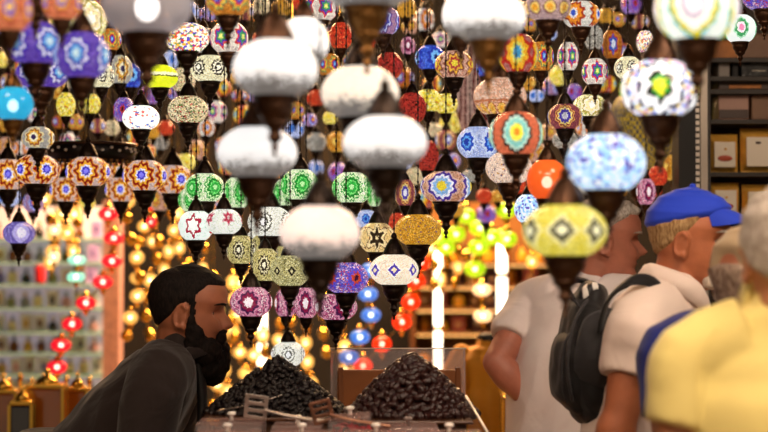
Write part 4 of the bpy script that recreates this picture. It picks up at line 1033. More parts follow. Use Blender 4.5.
for s in (-1, 1): MB().tube([(s * .085, 0, dz(354)), (s * .115, -.01, dz(375)), (s * .125, -.02, dz(400)), (s * .13, -.03, dz(432))], [.035, .036, .04, .05], seg=16).build('sleeve', mr, t)
MB().lathe([(.028, dz(350)), (.03, dz(343)), (.035, dz(336)), (.02, dz(333))], seg=16).build('neck_stub', m_black, t)
MB().lathe([(.2, 0), (.2, .015), (.03, .03), (.018, .06), (.018, .5)], seg=20).build('stand_foot', m_black, t)
# gold slatted stool
p = W(523, 400, 5.35)
t = thing('slatted_stool', 'gold slatted stool beside the white T-shirt', 'stool', (p.x, p.y, 0))
zt = W(523, 396, 5.35).z
MB().rbox((0, 0, zt), (.13, .2, .015), .005).build('seat', gold, t, smooth=False)
for i in range(7):
    MB().rbox((-.054 + i * .018, -.09, zt / 2), (.007, .012, zt - .02), .002).build('slat', gold, t, smooth=False)
for sx in (-1, 1): MB().rbox((sx * .055, .09, zt / 2 - .004), (.015, .015, zt - .008), .003).build('leg', gold, t, smooth=False)

# ------------------------------------------------------------------ ceiling lights out of view, added to light the men and the back display
def added_ceiling_light(x, y, sx, sy, es, c, label):
    o = thing('added_ceiling_light', label, 'added ceiling light', (x, y, CEIL))
    MB().rbox((0, 0, -.02), (sx + .06, sy + .06, .04), .008).build('housing', m_alu, o, smooth=False)
    MB().box((0, 0, -.044), (sx, sy, .006)).build('diffuser', mat('diffuser_glow', '#ffffff', emit=c, es=es), o, smooth=False)
added_ceiling_light(.4, 1.3, 1.6, .7, 27, '#ffe2c4', 'added long ceiling light over the walkway nearest the camera')
added_ceiling_light(1.3, 2.7, .8, .6, 25, '#ffe6cc', 'added square ceiling light over the men at the counter')
added_ceiling_light(-1.3, 2.6, .6, .6, 20, '#ffd8b8', 'added square ceiling light over the seller side')
added_ceiling_light(.0, 7.4, 2.6, .5, 85, '#ffc890', 'added long warm ceiling light over the back display')
w = D.worlds.new('world'); bpy.context.scene.world = w; w.use_nodes = True
w.node_tree.nodes['Background'].inputs[0].default_value = (1, .78, .55, 1); w.node_tree.nodes['Background'].inputs[1].default_value = .4
vs_ = bpy.context.scene.view_settings; vs_.view_transform = 'Standard'; vs_.look = 'None'; vs_.exposure = 0; vs_.gamma = 1
# ------------------------------------------------------------------ people
def interp(tab, z):
    if z <= tab[0][0]: return tab[0][1]
    for (a, p), (b, q) in zip(tab, tab[1:]):
        if z <= b:
            t = (z - a) / (b - a); t = t * t * (3 - 2 * t) * .5 + t * .5
            return p + (q - p) * t
    return tab[-1][1]
FRONT = [(-.118, .045), (-.112, .068), (-.100, .082), (-.088, .086), (-.074, .079), (-.062, .087), (-.053, .083), (-.045, .090), (-.034, .084), (-.015, .080), (0, .078), (.014, .083), (.028, .094), (.05, .094), (.075, .083), (.095, .060), (.11, .031), (.12, 0)]
BACK = [(-.118, .0), (-.10, -.022), (-.08, -.045), (-.06, -.062), (-.03, -.080), (0, -.092), (.03, -.100), (.06, -.096), (.09, -.072), (.11, -.034), (.12, 0)]
WIDTH = [(-.118, .022), (-.105, .040), (-.085, .054), (-.05, .064), (-.02, .070), (0, .072), (.03, .076), (.06, .073), (.09, .056), (.11, .030), (.12, .001)]
def g2(x, z, sx, sz): return math.exp(-(x / sx) ** 2 - (z / sz) ** 2)
def head_pt(z, th, off=0.0):
    """a point of the head; th = 0 faces right, pi/2 faces forward (+y)"""
    f, b, w = interp(FRONT, z), interp(BACK, z), interp(WIDTH, z)
    cy = (f + b) / 2; ry = (f - b) / 2
    c, s = math.cos(th), math.sin(th)
    e = .82
    x = w * math.copysign(abs(c) ** e, c); y = cy + ry * math.copysign(abs(s) ** (e if s > 0 else .95), s)
    if s > 0:
        nose = interp([(-.048, 0), (-.041, .008), (-.036, .027), (-.029, .035), (-.02, .030), (-.005, .019), (.006, .011), (.016, .002), (.024, 0)], z)
        y += nose * math.exp(-(x / interp([(-.045, .014), (-.03, .0135), (-.01, .0095), (.01, .008)], z)) ** 2)
        y += .006 * g2(abs(x) - .017, z + .037, .006, .007) if abs(x) < .04 else 0
        y -= .012 * g2(abs(x) - .032, z + .001, .016, .012)
        y += .006 * g2(abs(x) - .034, z - .023, .02, .008)
        y += .005 * g2(abs(x) - .042, z + .028, .018, .016)
        y -= .004 * g2(x, z + .0585, .022, .0035)
    p = V((x, y, z))
    if off:
        n = V((c / max(w, .02), s / max(ry, .02), z / .13 / .12)).normalized(); p += n * off
    return p
def head_mesh(mb, xf, off=0.0, nz=72, nt=72):
    vs, fs = [], []
    zs = [-.118 + .238 * (.5 - .5 * math.cos(PI * (j + .5) / nz)) for j in range(nz)]
    for z in zs:
        for i in range(nt): vs.append(xf(head_pt(z, 2 * PI * i / nt, off)))
    for j in range(nz - 1):
        for i in range(nt):
            k = (i + 1) % nt; fs.append((j * nt + i, j * nt + k, (j + 1) * nt + k, (j + 1) * nt + i))
    fs.append(tuple(range(nt - 1, -1, -1))); fs.append(tuple((nz - 1) * nt + i for i in range(nt)))
    mb.add(vs, fs)
def shell(mask, th, xf, nz=80, nt=120, seed=0, rough=.0, freq=60, zmin=-.118, flare=None):
    """a layer over the head where mask(p) > 0, th metres thick, thinning to nothing at its edge"""
    zs = [zmin + (.1199 - zmin) * (.5 - .5 * math.cos(PI * (j + .5) / nz)) for j in range(nz)]
    vs, fs, ok = [], [], []
    for z in zs:
        for i in range(nt):
            p = head_pt(z, 2 * PI * i / nt); m = mask(p)
            t = th * min(1, max(0, m / .012)) ** .6 - .002
            if rough: t += rough * noise.noise(V((p.x * freq, p.y * freq, p.z * freq * .5 + seed))) * min(1, max(0, m / .012))
            q = head_pt(z, 2 * PI * i / nt, t)
            if flare: q = flare(q, p)
            vs.append(xf(q)); ok.append(m > -.003)
    n0 = len(vs)
    for z in zs:
        for i in range(nt): vs.append(xf(head_pt(z, 2 * PI * i / nt, -.006)))
    for j in range(nz - 1):
        for i in range(nt):
            k = (i + 1) % nt; q = (j * nt + i, j * nt + k, (j + 1) * nt + k, (j + 1) * nt + i)
            if sum(ok[a] for a in q) >= 3: fs.append(q); fs.append(tuple(a + n0 for a in q[::-1]))
    top = [(nz - 1) * nt + i for i in range(nt)]
    if all(ok[a] for a in top): fs.append(tuple(top))
    mb = MB(); use = sorted({a for f in fs for a in f}); re_ = {a: i for i, a in enumerate(use)}
    mb.add([vs[a] for a in use], [tuple(re_[a] for a in f) for f in fs])
    return mb
def hand(mb, wrist, d, palm_n, size=1.0, curl=.5, thumb=1):
    """palm, four curled fingers and a thumb; d: direction of the fingers, palm_n: out of the palm"""
    d = V(d).normalized(); n = V(palm_n); n = (n - d * n.dot(d)).normalized(); s = d.cross(n)
    w = V(wrist); S = size
    mb.tube([w - d * .01, w + d * .03 * S, w + d * .085 * S], [(.026 * S, .018 * S), (.036 * S, .017 * S), (.040 * S, .014 * S)], side=s, seg=16)
    for i, (o, L) in enumerate([(-.030, .070), (-.010, .080), (.010, .075), (.029, .058)]):
        p = w + d * .085 * S + s * o * S; pts = [p - d * .02 * S, p]; a = 0; dd = d.copy()
        for k, fr in enumerate((.45, .32, .25)):
            a += curl * (.5, .9, .7)[k]; dd = d * math.cos(a) + n * math.sin(a); p = p + dd * L * fr * S; pts.append(p)
        mb.tube(pts, [.0095 * S, .0095 * S, .0085 * S, .008 * S, .007 * S], seg=10, sub=3)
    p = w + d * .025 * S - s * .028 * S * thumb
    t1 = (d * .6 - s * thumb * .7 + n * .25).normalized(); t2 = (d * .9 - s * thumb * .2 + n * .5).normalized()
    mb.tube([p + s * .012 * thumb, p + t1 * .03 * S, p + t1 * .035 * S + t2 * .03 * S, p + t1 * .035 * S + t2 * .055 * S], [.013 * S, .011 * S, .0095 * S, .0075 * S], seg=10, sub=3)

def skin_mat(name, c, rough=.45): return mat(name, c, rough, sss=.12, var=.12, vscale=30, bump=.08, bscale=220)
def cloth_mat(name, c, rough=.8, bump=.25, scale=35):
    k = NT(name); b = k.b; tc = k.n('ShaderNodeTexCoord')
    b.inputs['Base Color'].default_value = col(c); b.inputs['Roughness'].default_value = rough; b.inputs['Specular IOR Level'].default_value = .25
    b.inputs['Sheen Weight'].default_value = .15
    nz = k.n('ShaderNodeTexNoise'); nz.inputs['Scale'].default_value = scale / 4; nz.inputs['Detail'].default_value = 3; nz.inputs['Distortion'].default_value = .6
    k.put(nz.inputs['Vector'], tc.outputs['Object'])
    bp = k.n('ShaderNodeBump'); bp.inputs['Strength'].default_value = bump; bp.inputs['Distance'].default_value = .03
    k.put(bp.inputs['Height'], nz.outputs['Fac']); k.put(b.inputs['Normal'], bp.outputs[0])
    return k.m
def folds(amp, seed, f=(9, 9, 5)):
    def fn(p, n):
        q = V((p.x * f[0] + seed, p.y * f[1], p.z * f[2]))
        a = noise.noise(q); b = noise.noise(q * 2.3 + V((5, 3, 1)))
        return amp * (1 - abs(a) * 2.2) * .6 + amp * .4 * b
    return fn
m_eyew = mat('eye_white', '#d8ccc0', .2, coat=.6); m_iris = mat('dark_iris', '#2a1810', .15, coat=.8)

class Person:
    def __init__(s, label, base, skin, cat='person'):
        s.t = thing('person', label, cat, (base.x, base.y, 0)); s.o = s.t.location.copy(); s.skin = skin
        s.body = MB()
    def L(s, p): return V(p) - s.o
    def head(s, c, yaw, pitch=0, roll=0, scale=1.0):
        """c: eye level centre of the head, yaw: 0 faces +x, 90 faces away from the camera"""
        R_ = Matrix.Rotation(math.radians(yaw - 90), 3, 'Z') @ Matrix.Rotation(math.radians(pitch), 3, 'X') @ Matrix.Rotation(math.radians(roll), 3, 'Y')
        c = s.L(c); s.hc = c; s.hR = R_; s.hs = scale
        s.xf = lambda p: c + R_ @ (V(p) * scale)
        head_mesh(s.body, s.xf)
        for sg in (-1, 1):   # ears: shell with a raised rim
            e = Matrix.Rotation(sg * math.radians(-22), 3, 'Z') @ Matrix.Rotation(math.radians(-10), 3, 'X')
            ec = V((sg * .073, -.012, -.012))
            s.body.ell(s.xf(ec), (.006 * scale, .017 * scale, .029 * scale), R_ @ e, 14, 10)
            rim = []
            for k in range(10):
                a = -2.0 + k * .52; rim.append(s.xf(ec + e @ V((sg * .006, -.001 + .016 * -math.sin(a + 1.2), .028 * math.cos(a + 1.2)))))
            s.body.tube(rim, [.0042 * scale] * 10, seg=8, sub=2)
            s.body.ell(s.xf(ec + V((sg * .002, .006, -.027))), (.006 * scale, .008 * scale, .009 * scale), R_, 10, 8)
    def eyes(s, brow=None):
        for sg in (-1, 1):
            y = head_pt(0, PI / 2).y
            c = s.xf(V((sg * .032, .0515, -.001)))
            MB().ell(c, (.0125 * s.hs,) * 3, s.hR, 16, 12).build('eye', m_eyew, s.t)
            MB().ell(s.xf(V((sg * .032, .0615, -.001))), (.0062 * s.hs, .003 * s.hs, .0062 * s.hs), s.hR, 14, 8).build('iris', m_iris, s.t)
            if brow:
                pts = [s.xf(head_pt(.021 + .003 * math.sin(k * .8), PI / 2 - sg * (.24 + .14 * k), -.0005)) for k in range(5)]
                MB().tube(pts, [.0016, .0030, .0032, .0026, .0012], seg=8).build('eyebrow', brow, s.t)
    def finish(s, voxel=.0037, smooth=1):
        o = s.body.build('body', s.skin, s.t); fuse(o, voxel, smooth); s.b = o
        return o
    def cloth(s, mb, name, m, voxel=.006, smooth=4, disp=None):
        o = mb.build(name, m, s.t); fuse(o, voxel, smooth, disp); return o

def human(label, base, skin, J, side, dims, head, sleeve, shirt_m, pants_m, hair=None, seed=1, fold=.004, brow=None, arm_s=1.0, collar=None, shirt_name='shirt', neckr=.056, hem=None):
    """J: world joints; dims: torso radii [(lateral, front to back)] for the points of J['torso']; sleeve: part of the upper arm covered"""
    P_ = Person(label, base, skin); L = P_.L
    tp = [L(p) for p in J['torso']]; sd = V(side).normalized(); up = V((0, 0, 1)); fw = up.cross(sd)
    P_.head(*head)
    P_.body.tube(tp, [(a - .018, b - .018) for a, b in dims], side=sd, seg=36)
    nb = tp[-1]; sk = P_.xf(V((0, -.018, -.075)))
    P_.body.tube([nb - V((0, 0, .03)), nb.lerp(sk, .5), sk, P_.xf(V((0, -.012, -.03)))], [(neckr + .012, neckr + .008), neckr, neckr, neckr], side=sd, seg=24)
    sh = MB(); sh.tube(tp, dims, side=sd, seg=48)
    for k, sg in (('l', -1), ('r', 1)):
        a = [L(p) for p in J['arm_' + k]]; S = arm_s
        P_.body.tube([a[0].lerp(tp[-2], .35), a[0], a[0].lerp(a[1], .45), a[1]], [.05 * S, .05 * S, .046 * S, .037 * S], seg=20)
        P_.body.tube([a[1], a[1].lerp(a[2], .3), a[1].lerp(a[2], .7), a[2]], [.037 * S, .042 * S, .034 * S, .026 * S], seg=20)
        hd = J.get('hand_' + k, (a[2] - a[1]).normalized()); pn = J.get('palm_' + k, V((0, 0, -1)))
        hand(P_.body, a[2], hd, pn, 1.0, .55, sg)
        f = sleeve
        chain = [a[0].lerp(tp[-2], .55), a[0], a[0].lerp(a[1], min(f, 1) * .55), a[0].lerp(a[1], min(f, 1))]
        rr = [.072 * S, .066 * S, .064 * S, .060 * S if f < 1 else .05 * S]
        sh.tube(chain, rr, seg=24, dome=False)
        sh.ell(a[0], (.064 * S,) * 3)
        if f > 1:
            sh.tube([a[1], a[1].lerp(a[2], .3), a[1].lerp(a[2], f - 1)], [.05 * S, .05 * S, .040 * S], seg=20, dome=False); sh.ell(a[1], (.05 * S,) * 3)
    pm_ = MB(); hip = tp[0]
    for sg in (-1, 1):
        h = hip + sd * sg * .09 + V((0, 0, -.02)); foot = L(J['feet'][0 if sg < 0 else 1]); kn = h.lerp(foot, .5) + fw * .03; kn.z = (h.z + .09) * .53; an = V((foot.x, foot.y, .09))
        P_.body.tube([h, h.lerp(kn, .5), kn, kn.lerp(an, .35), an], [.075, .068, .052, .05, .036], seg=20)
        P_.body.tube([an, V((foot.x, foot.y, .045)) + fw * .05, V((foot.x, foot.y, .03)) + fw * .15], [(.036, .04), (.04, .04), (.042, .022)], side=sd, seg=16)
        pm_.tube([h + V((0, 0, .05)), h.lerp(kn, .5), kn, kn.lerp(an, .5), an + V((0, 0, -.02))], [.1, .088, .07, .066, .062], seg=24, dome=False)
        MB().tube([V((foot.x, foot.y, .05)) - fw * .05, V((foot.x, foot.y, .052)) + fw * .04, V((foot.x, foot.y, .042)) + fw * .17], [(.042, .046), (.048, .05), (.046, .036)], side=sd, seg=20).build('shoe', m_shoe, P_.t)
    pm_.tube([hip + V((0, 0, .08)), hip, hip - V((0, 0, .06))], [(dims[0][0] + .004, dims[0][1] + .004)] * 2 + [(dims[0][0] * .95, dims[0][1] * .95)], side=sd, seg=36)
    P_.finish()
    P_.shirt = P_.cloth(sh, shirt_name, shirt_m, .0065, 4, folds(fold, seed))
    P_.cloth(pm_, 'trousers', pants_m, .011, 3, folds(.004, seed + 9))
    P_.eyes(brow)
    P_.tp = tp; P_.sd = sd; P_.fw = fw
    if collar:
        mc, r0, h, ln = collar
        d_ = (sk - nb).normalized(); mb = MB(); u = (sd - d_ * sd.dot(d_)).normalized(); w = d_.cross(u); vs = []; fs = []; n = 48
        # band round the neck, folded over and falling outwards
        prof = [(r0 - .002, -.03), (r0 - .002, .0), (r0 - .001, h), (r0 + .004, h + .003), (r0 + .012, h - .004), (r0 + .022, h - ln), (r0 + .018, h - ln - .001), (r0 + .008, h - .01), (r0 + .004, -.03)]
        for i in range(n):
            an = 2 * PI * i / n
            for q, (r, z) in enumerate(prof):
                fr = max(0, math.cos(an - (PI / 2 if w.dot(fw) > 0 else -PI / 2)))
                vs.append(nb + u * math.cos(an) * r * 1.06 + w * math.sin(an) * r * (1 + .12 * fr) + d_ * (z - fr ** 3 * .035))
        m = len(prof)
        for i in range(n):
            for q in range(m):
                fs.append((i * m + q, ((i + 1) % n) * m + q, ((i + 1) % n) * m + (q + 1) % m, i * m + (q + 1) % m))
        mb.add(vs, fs).build('collar', mc, P_.t)
    return P_
m_shoe = mat('dark_shoe', '#1c1512', .4)
def hair_shell(P_, mask, th, m, seed=0, rough=.004, freq=70, name='hair'):
    return shell(mask, th, P_.xf, seed=seed, rough=rough, freq=freq).build(name, m, P_.t)
def hairmat(name, a, b, scale=220):
    k = NT(name); tc = k.n('ShaderNodeTexCoord'); nz = k.n('ShaderNodeTexNoise'); nz.inputs['Scale'].default_value = scale; nz.inputs['Detail'].default_value = 4
    mp = k.n('ShaderNodeMapping'); mp.inputs['Scale'].default_value = (1, 1, .3); k.put(mp.inputs[0], tc.outputs['Object']); k.put(nz.inputs['Vector'], mp.outputs[0])
    k.put(k.b.inputs['Base Color'], k.ramp(nz.outputs['Fac'], [(.35, col(a)), (.65, col(b))], 'LINEAR')); k.b.inputs['Roughness'].default_value = .75; k.b.inputs['Specular IOR Level'].default_value = .15
    bp = k.n('ShaderNodeBump'); bp.inputs['Strength'].default_value = .6; bp.inputs['Distance'].default_value = .004; k.put(bp.inputs['Height'], nz.outputs['Fac']); k.put(k.b.inputs['Normal'], bp.outputs[0])
    return k.m
X_, Y_, Z_ = V((1, 0, 0)), V((0, 1, 0)), V((0, 0, 1))

# --- the seller, leaning on the counter, in profile
d = 4.3; o_ = lambda x, y, dy=0: W(x, y, d) + V((0, dy, 0))
black_hair = hairmat('black_hair', '#0a0706', '#1d1512'); beard_m = hairmat('black_beard', '#080504', '#1a100c', 160)
m_sh = cloth_mat('charcoal_shirt', '#231a18', .85, .5); m_blackp = cloth_mat('dark_trousers', '#1a1716')
J = dict(torso=[o_(46, 512), o_(88, 466), o_(133, 416), o_(166, 378), o_(180, 354), o_(182, 345)],
         arm_l=[o_(172, 374, .17), o_(150, 470, .24), W(172, 474, d + .06)], arm_r=[o_(164, 380, -.17), o_(150, 472, -.24), W(166, 478, d - .05)],
         hand_l=V((.25, -1, 0)), hand_r=V((.25, 1, 0)), palm_l=-X_, palm_r=-X_, feet=[o_(36, 512, .11), o_(20, 512, -.10)])
S1 = human('bearded man in a dark shirt leaning over the counter beside the date heaps', V((o_(36, 500).x, d, 0)), skin_mat('tan_skin', '#9c6044'), J, -Y_, [(.165, .125), (.158, .112), (.18, .112), (.178, .092), (.10, .062), (.062, .055)],
           (o_(189, 311), 2, -4, 0, .95), 1.8, m_sh, m_blackp, seed=2, fold=.011, brow=black_hair, collar=(m_sh, .066, .004, .026))
hair_shell(S1, lambda p: max(min(p.z - (.068 if p.y > .045 else .066 - (.045 - p.y) * .9 if p.y > .0 else .026 + p.y * .95), .03), min(.012 if (abs(p.x) > .05 and .004 < p.y < .022 and -.04 < p.z < .05) else -1, .012)), .0075, black_hair, 1, .0015)
mb = MB(); xf = S1.xf; R_ = S1.hR; q = .95
def bl(c, r): mb.ell(xf(c), tuple(k * q for k in r), R_, 18, 12)
bl((0, .076, -.118), (.044, .038, .048)); bl((0, .070, -.148), (.038, .034, .036)); bl((0, .088, -.088), (.036, .022, .020))
for s in (-1, 1):
    bl((s * .050, .045, -.095), (.022, .048, .038)); bl((s * .062, .022, -.066), (.013, .026, .040)); bl((s * .067, .012, -.036), (.008, .014, .036)); bl((s * .018, .089, -.046), (.020, .010, .008)); bl((s * .036, .086, -.062), (.012, .012, .022)); bl((s * .030, .060, -.130), (.028, .036, .036))
o = S1.cloth(mb, 'beard', beard_m, .0035, 2, lambda p, n: .003 * noise.noise(p * 160) + .002 * noise.noise(p * 60))
# dark front edge of the open shirt, with buttons
mb = MB(); mb.tube([S1.L(o_(198, 352, -.03)), S1.L(o_(203, 385, -.03)), S1.L(o_(203, 420, -.03)), S1.L(o_(196, 450, -.03))], [(.03, .012)] * 4, side=Y_, seg=14)
mb.build('placket', mat('placket_black', '#0f0c0c', .7), S1.t)
for y in (372, 398, 424): MB().ell(S1.L(o_(206, y, -.045)), (.004, .006, .006)).build('button', m_black, S1.t)

# --- man in the white T-shirt, hand on his hip, face in profile
d = 4.85; o_ = lambda x, y, dy=0: W(x, y, d) + V((0, dy, 0))
grey_hair = hairmat('silver_hair', '#8a8078', '#d8d0c8'); m_white = cloth_mat('white_tshirt_cloth', '#e8dcda', .85, .25); m_blue_p = cloth_mat('navy_trousers', '#2a3040')
fw = V((.62, .78, 0)).normalized(); sd = fw.cross(Z_)
u = d / FPX
c = lambda x, y: W(x, y, d)
top = c(583, 306)
J = dict(torso=[c(568, 500), c(566, 440), c(572, 370), c(580, 325), c(588, 296), c(590, 286)],
         arm_l=[top - sd * .165, c(496, 362) + V((0, -.02, 0)), c(534, 404) + V((0, -.02, 0))], arm_r=[top + sd * .165, top + sd * .2 - Z_ * .29, top + sd * .2 - Z_ * .5 + fw * .12],
         hand_l=V((.8, .3, -.35)), palm_l=V((.2, .9, 0)), palm_r=-sd, feet=[c(560, 600) - sd * .1, c(560, 600) + sd * .1])
S2 = human('silver haired man in a white T-shirt with a hand on his hip', V((c(568, 500).x, c(568, 500).y, 0)), skin_mat('pink_skin', '#b4725c'), J, sd, [(.165, .13), (.168, .135), (.180, .135), (.172, .105), (.095, .07), (.066, .06)],
           (c(606, 240), 4, -2, 0, .98), .62, m_white, m_blue_p, seed=12, fold=.010, brow=grey_hair)
hair_shell(S2, lambda p: min(p.z - (.07 if p.y > .05 else .066 - (.05 - p.y) * .55 if p.y > .0 else .038 + p.y * 1.15), .03), .014, grey_hair, 4, .009, 60)
mb = MB(); n = 40; nb = S2.tp[-1]
for k in range(1): mb.lathe([(.064, -.006), (.070, -.004), (.071, .006), (.066, .010), (.062, .004), (.064, -.006)], seg=36, c=nb + V((0, 0, .0)), caps=False)
mb.build('neck_band', m_white, S2.t)

# --- man in the blue cap, white shirt, backpack
d = 3.9; c = lambda x, y, dy=0: W(x, y, d) + V((0, dy, 0))
m_ws = cloth_mat('pale_shirt_cloth', '#e8d4c8', .8, .3); m_khaki = cloth_mat('khaki_trousers', '#6a5a44'); ruddy = skin_mat('ruddy_skin', '#b06a48')
J = dict(torso=[c(634, 505), c(638, 440), c(648, 370), c(656, 325), c(668, 298), c(674, 288)],
         arm_l=[c(662, 326, .17), c(655, 440, .2), c(680, 500, .18)], arm_r=[W(641, 328, 3.73), W(621, 414, 3.70), W(603, 470, 3.70)],
         hand_l=V((.4, 0, -.8)), hand_r=V((-.2, 0, -1)), palm_l=Y_ * -1, palm_r=Y_, feet=[c(636, 500, .1), c(630, 500, -.1)])
S3 = human('man in a royal blue cap and pale shirt wearing a black backpack', V((c(636, 500).x, d, 0)), ruddy, J, -Y_, [(.165, .125), (.168, .125), (.18, .128), (.172, .10), (.095, .066), (.064, .058)],
           (c(690, 240), -14, -3, 0, .9), .58, m_ws, m_khaki, seed=22, fold=.010, brow=grey_hair, collar=(m_ws, .066, .026, .045))
sandy = hairmat('sandy_grey_hair', '#7a5a38', '#b8986c')
hair_shell(S3, lambda p: min(p.z - (.06 if p.y > .03 else .055 - (.03 - p.y) * 1.2 if p.y > .0 else .018 + p.y * .78), .012), .007, sandy, 7, .003)
mb = MB()
for c_, r in [((0, .083, -.100), (.030, .022, .030)), ((0, .078, -.122), (.024, .022, .022)), ((.036, .062, -.092), (.018, .030, .024)), ((-.036, .062, -.092), (.018, .030, .024)), ((0, .090, -.047), (.026, .008, .006))]:
    mb.ell(S3.xf(c_), [k * .9 for k in r], S3.hR, 18, 12)
S3.cloth(mb, 'beard', hairmat('white_beard', '#b8a898', '#e8dccc', 180), .004, 2, lambda p, n: .003 * noise.noise(p * 120))
m_cap = cloth_mat('royal_blue_cap_cloth', '#1f3fc8', .7, .15)
def cap(P_, m, z0, tall, brim_len, name='cap', strap=False, back_drop=.02):
    mask = lambda p: min(p.z - (z0 - back_drop * (.5 - p.y / .2)), .02)
    def fl(q_, p):
        k = max(0, (p.z - z0) / (.12 - z0)); return q_ + V((0, .014 * math.sin(PI * min(1, k)) * max(0, p.y / .15), tall * math.sqrt(k)))
    if strap:
        base_mask = mask
        mask = lambda p: min(base_mask(p), (math.hypot(p.x / .030, (p.z - z0 + .01) / .032) - 1) * .02 if p.y < -.05 else .02)
    o = shell(mask, .013, P_.xf, zmin=-.05, flare=fl, rough=.0015, freq=25, nz=100).build(name, m, P_.t)
    # curved brim
    mb = MB(); nA, nB = 24, 10; vs = []; fs = []
    for s_ in (0, 1):
        for i in range(nA + 1):
            t = -1 + 2 * i / nA
            th = PI / 2 - t * 1.15
            p0 = head_pt(z0 + .004, th, .009)
            for j in range(nB + 1):
                k = j / nB
                p = p0 + V((0, brim_len * k * math.sqrt(max(0, 1 - (t * .98) ** 2)), -.022 * k - .020 * (t ** 2) * k - .002 * s_))
                vs.append(P_.xf(p))
    K = (nA + 1) * (nB + 1)
    for i in range(nA):
        for j in range(nB):
            a = i * (nB + 1) + j; fs.append((a, a + 1, a + nB + 2, a + nB + 1)); fs.append((K + a, K + a + nB + 1, K + a + nB + 2, K + a + 1))
    for i in range(nA):
        a = i * (nB + 1) + nB; fs.append((a, K + a, K + a + nB + 1, a + nB + 1))
    mb.add(vs, fs).build('brim', m, o)
    MB().ell(P_.xf(V((0, .0, .12 + tall + .0045))), (.007, .007, .005), P_.hR).build('top_button', m, o)
    return o
cap(S3, m_cap, .070, .006, .064, back_drop=.050)

# backpack on his back
bp = W(586, 350, 3.95)
t = thing('backpack', 'black backpack with a patterned white top loop on the back of the blue capped man', 'backpack', (bp.x, bp.y, bp.z - .16))
m_bp = cloth_mat('black_nylon', '#131214', .6, .3); m_bpg = cloth_mat('charcoal_nylon', '#2c2b2e', .6, .3)
l = lambda x, y, dy=0: W(x, y, 3.93) + V((0, dy, 0)) - t.location
mb = MB(); mb.tube([l(590, 404), l(587, 388), l(585, 350), l(587, 315), l(592, 296)], [(.135, .045), (.15, .056), (.15, .058), (.13, .050), (.09, .034)], side=Y_, seg=32)
o = mb.build('pack_body', m_bp, t); fuse(o, .006, 3, folds(.006, 40, (14, 14, 10)))
mb = MB(); mb.tube([l(576, 400, -.02), l(571, 384, -.02), l(571, 350, -.02), l(577, 328, -.02)], [(.10, .03), (.115, .045), (.115, .042), (.08, .02)], side=Y_, seg=28)
o = mb.build('front_pocket', m_bp, t); fuse(o, .006, 3, folds(.006, 45, (14, 14, 10)))
mb = MB(); mb.tube([l(602, 385, -.11), l(590, 362, -.13), l(594, 330, -.13), l(604, 312, -.11)], [(.03, .02), (.05, .035), (.045, .03), (.02, .012)], side=X_, seg=24)
o = mb.build('side_pocket', m_bpg, t); fuse(o, .005, 3, folds(.005, 47, (14, 14, 10)))
MB().tube([l(572, 300, -.05), l(566, 288, -.03), l(576, 280, 0), l(590, 284, 0), l(597, 298, 0)], [(.012, .006), (.016, .007), (.018, .007), (.016, .007), (.01, .006)], side=Y_, seg=14).build('top_loop', m_bp, t)
kz = NT('zebra_cloth'); tcn = kz.n('ShaderNodeTexCoord'); wv = kz.n('ShaderNodeTexWave'); wv.inputs['Scale'].default_value = 14; wv.inputs['Distortion'].default_value = 6; kz.put(wv.inputs['Vector'], tcn.outputs['Object'])
kz.put(kz.b.inputs['Base Color'], kz.ramp(wv.outputs['Fac'], [(0, col('#14141a')), (.45, col('#d8d4d0'))]))
MB().tube([l(580, 306, -.07), l(583, 293, -.06), l(592, 288, -.05), l(598, 298, -.05)], [(.012, .01), (.024, .014), (.024, .014), (.012, .01)], side=Y_, seg=16).build('patterned_scarf', kz.m, t)
# shoulder strap over the near shoulder
sp = [W(600, 330, 3.76), W(606, 305, 3.735), W(618, 289, 3.735), W(634, 280.5, 3.74), W(650, 281, 3.76), W(662, 292, 3.775), W(668, 308, 3.775)]
MB().tube([p - t.location for p in sp], [(.016, .005)] * 7, side=X_ * .2 + Z_ * .2 + Y_ * .3, seg=12).build('shoulder_strap', m_bp, t)
MB().tube([W(598, 316, 4.02) - t.location, W(615, 292, 4.06) - t.location, W(640, 284, 4.08) - t.location, W(655, 300, 4.08) - t.location], [(.016, .005)] * 4, side=Y_, seg=12).build('shoulder_strap', m_bp, t)
MB().tube([l(600, 335, -.1), l(570, 300, -.1)], [.003, .003], seg=8).build('zip_cord', m_bpg, t)
for pts in ([l(566, 396, -.13), l(560, 360, -.15), l(566, 325, -.14), l(578, 304, -.11), l(590, 296, -.06)], [l(562, 398, -.10), l(556, 372, -.115), l(560, 340, -.11), l(570, 330, -.07)]):
    MB().tube(pts, [.0035] * len(pts), seg=8).build('zip', m_bpg, t)
MB().rbox(l(562, 372, -.07), (.012, .03, .014), .003).build('buckle', m_alu, t, smooth=False)

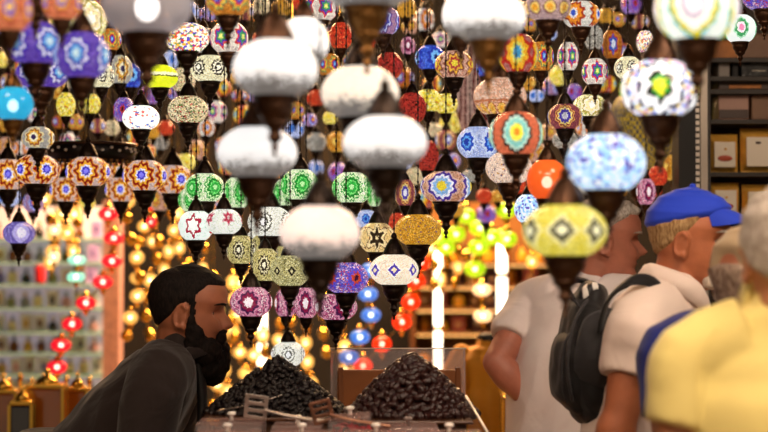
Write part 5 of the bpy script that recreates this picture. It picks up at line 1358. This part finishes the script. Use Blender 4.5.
# --- man with the beige cap and blue shirt, face turned away
d = 3.42; c = lambda x, y, dy=0: W(x, y, d) + V((0, dy, 0))
m_bs = cloth_mat('navy_blue_shirt_cloth', '#1c2a7c', .8, .25)
fw = V((.45, .89, 0)).normalized(); sd = fw.cross(Z_)
J = dict(torso=[c(744, 540), c(744, 470), c(746, 400), c(749, 362), c(753, 336), c(755, 324)], feet=[c(744, 600) - sd * .1, c(744, 600) + sd * .1])
top = c(748, 354)
J['arm_l'] = [top - sd * .150, c(674, 455), c(680, 560)]; J['arm_r'] = [top + sd * .158, top + sd * .2 - Z_ * .29, top + sd * .2 - Z_ * .52 + fw * .1]
J['palm_l'] = sd; J['palm_r'] = -sd; J['hand_l'] = -Z_; J['hand_r'] = -Z_
S4 = human('man in a beige cap with open strap and navy blue shirt', V((c(735, 540).x, c(735, 540).y, 0)), skin_mat('weathered_skin', '#a8684c'), J, sd, [(.165, .125), (.168, .125), (.178, .122), (.168, .098), (.095, .07), (.064, .058)],
           (c(762, 288), 35, -6, 0, .97), .62, m_bs, m_khaki, seed=31, fold=.005, brow=grey_hair)
brown_grey = hairmat('brown_grey_hair', '#6a5040', '#a89484')
hair_shell(S4, lambda p: min(p.z - (.05 if p.y > .02 else .045 - (.02 - p.y) * 1.4 if p.y > -.02 else -.018 + p.y * .38), .038 - p.z, .012), .012, brown_grey, 11, .008, 55)
cap(S4, cloth_mat('beige_cap_cloth', '#b09878', .8, .2), .030, .012, .07, 'cap', True, .022)
# --- man in the yellow polo, back to the camera
d = 2.95; c = lambda x, y, dy=0: W(x, y, d) + V((0, dy, 0))
m_yp = cloth_mat('pale_yellow_polo_cloth', '#dfcd80', .85, .2, 25)
fw = V((.1, 1, 0)).normalized(); sd = fw.cross(Z_); top = c(796, 362)
J = dict(torso=[c(798, 570), c(798, 500), c(798, 415), c(797, 366), c(794, 322), c(794, 303)], feet=[c(786, 700) - sd * .1, c(786, 700) + sd * .1],
         arm_l=[top - sd * .168, c(674, 468), c(678, 590)], arm_r=[top + sd * .172, top + sd * .22 - Z_ * .29, top + sd * .2 - Z_ * .52 + fw * .1], palm_l=sd, palm_r=-sd, hand_l=-Z_, hand_r=-Z_)
S5 = human('grey haired man in a pale yellow polo shirt seen from behind', V((c(786, 570).x, c(786, 570).y, 0)), skin_mat('fair_skin', '#b47858'), J, sd, [(.17, .125), (.172, .125), (.186, .122), (.176, .10), (.10, .07), (.064, .058)],
           (c(793, 256), 80, 0, 0, 1.0), .60, m_yp, m_khaki, seed=41, fold=.006, brow=grey_hair, collar=(m_yp, .064, .006, .03))
hair_shell(S5, lambda p: min(p.z - (.06 if p.y > .03 else .055 - (.03 - p.y) * 1.2 if p.y > .0 else .010 + p.y * .72), .02), .012, hairmat('soft_grey_hair', '#8a7e74', '#bcb2a8'), 13, .005)

# seam where the near sleeve of the polo is sewn on
seam = [S5.L(c(x, y, -.03)) for x, y in ((712, 326), (696, 350), (690, 380), (692, 410))]
bv = __import__('mathutils').bvhtree.BVHTree.FromObject(S5.shirt, bpy.context.evaluated_depsgraph_get())
def snap(p):
    h = bv.ray_cast(p + V((0, -.5, 0)), V((0, 1, 0)))[0]
    return h if h is not None else p
MB().tube([snap(p) + V((0, -.0005, 0)) for p in seam], [.0022] * 4, seg=8).build('sleeve_seam', m_yp, S5.t)
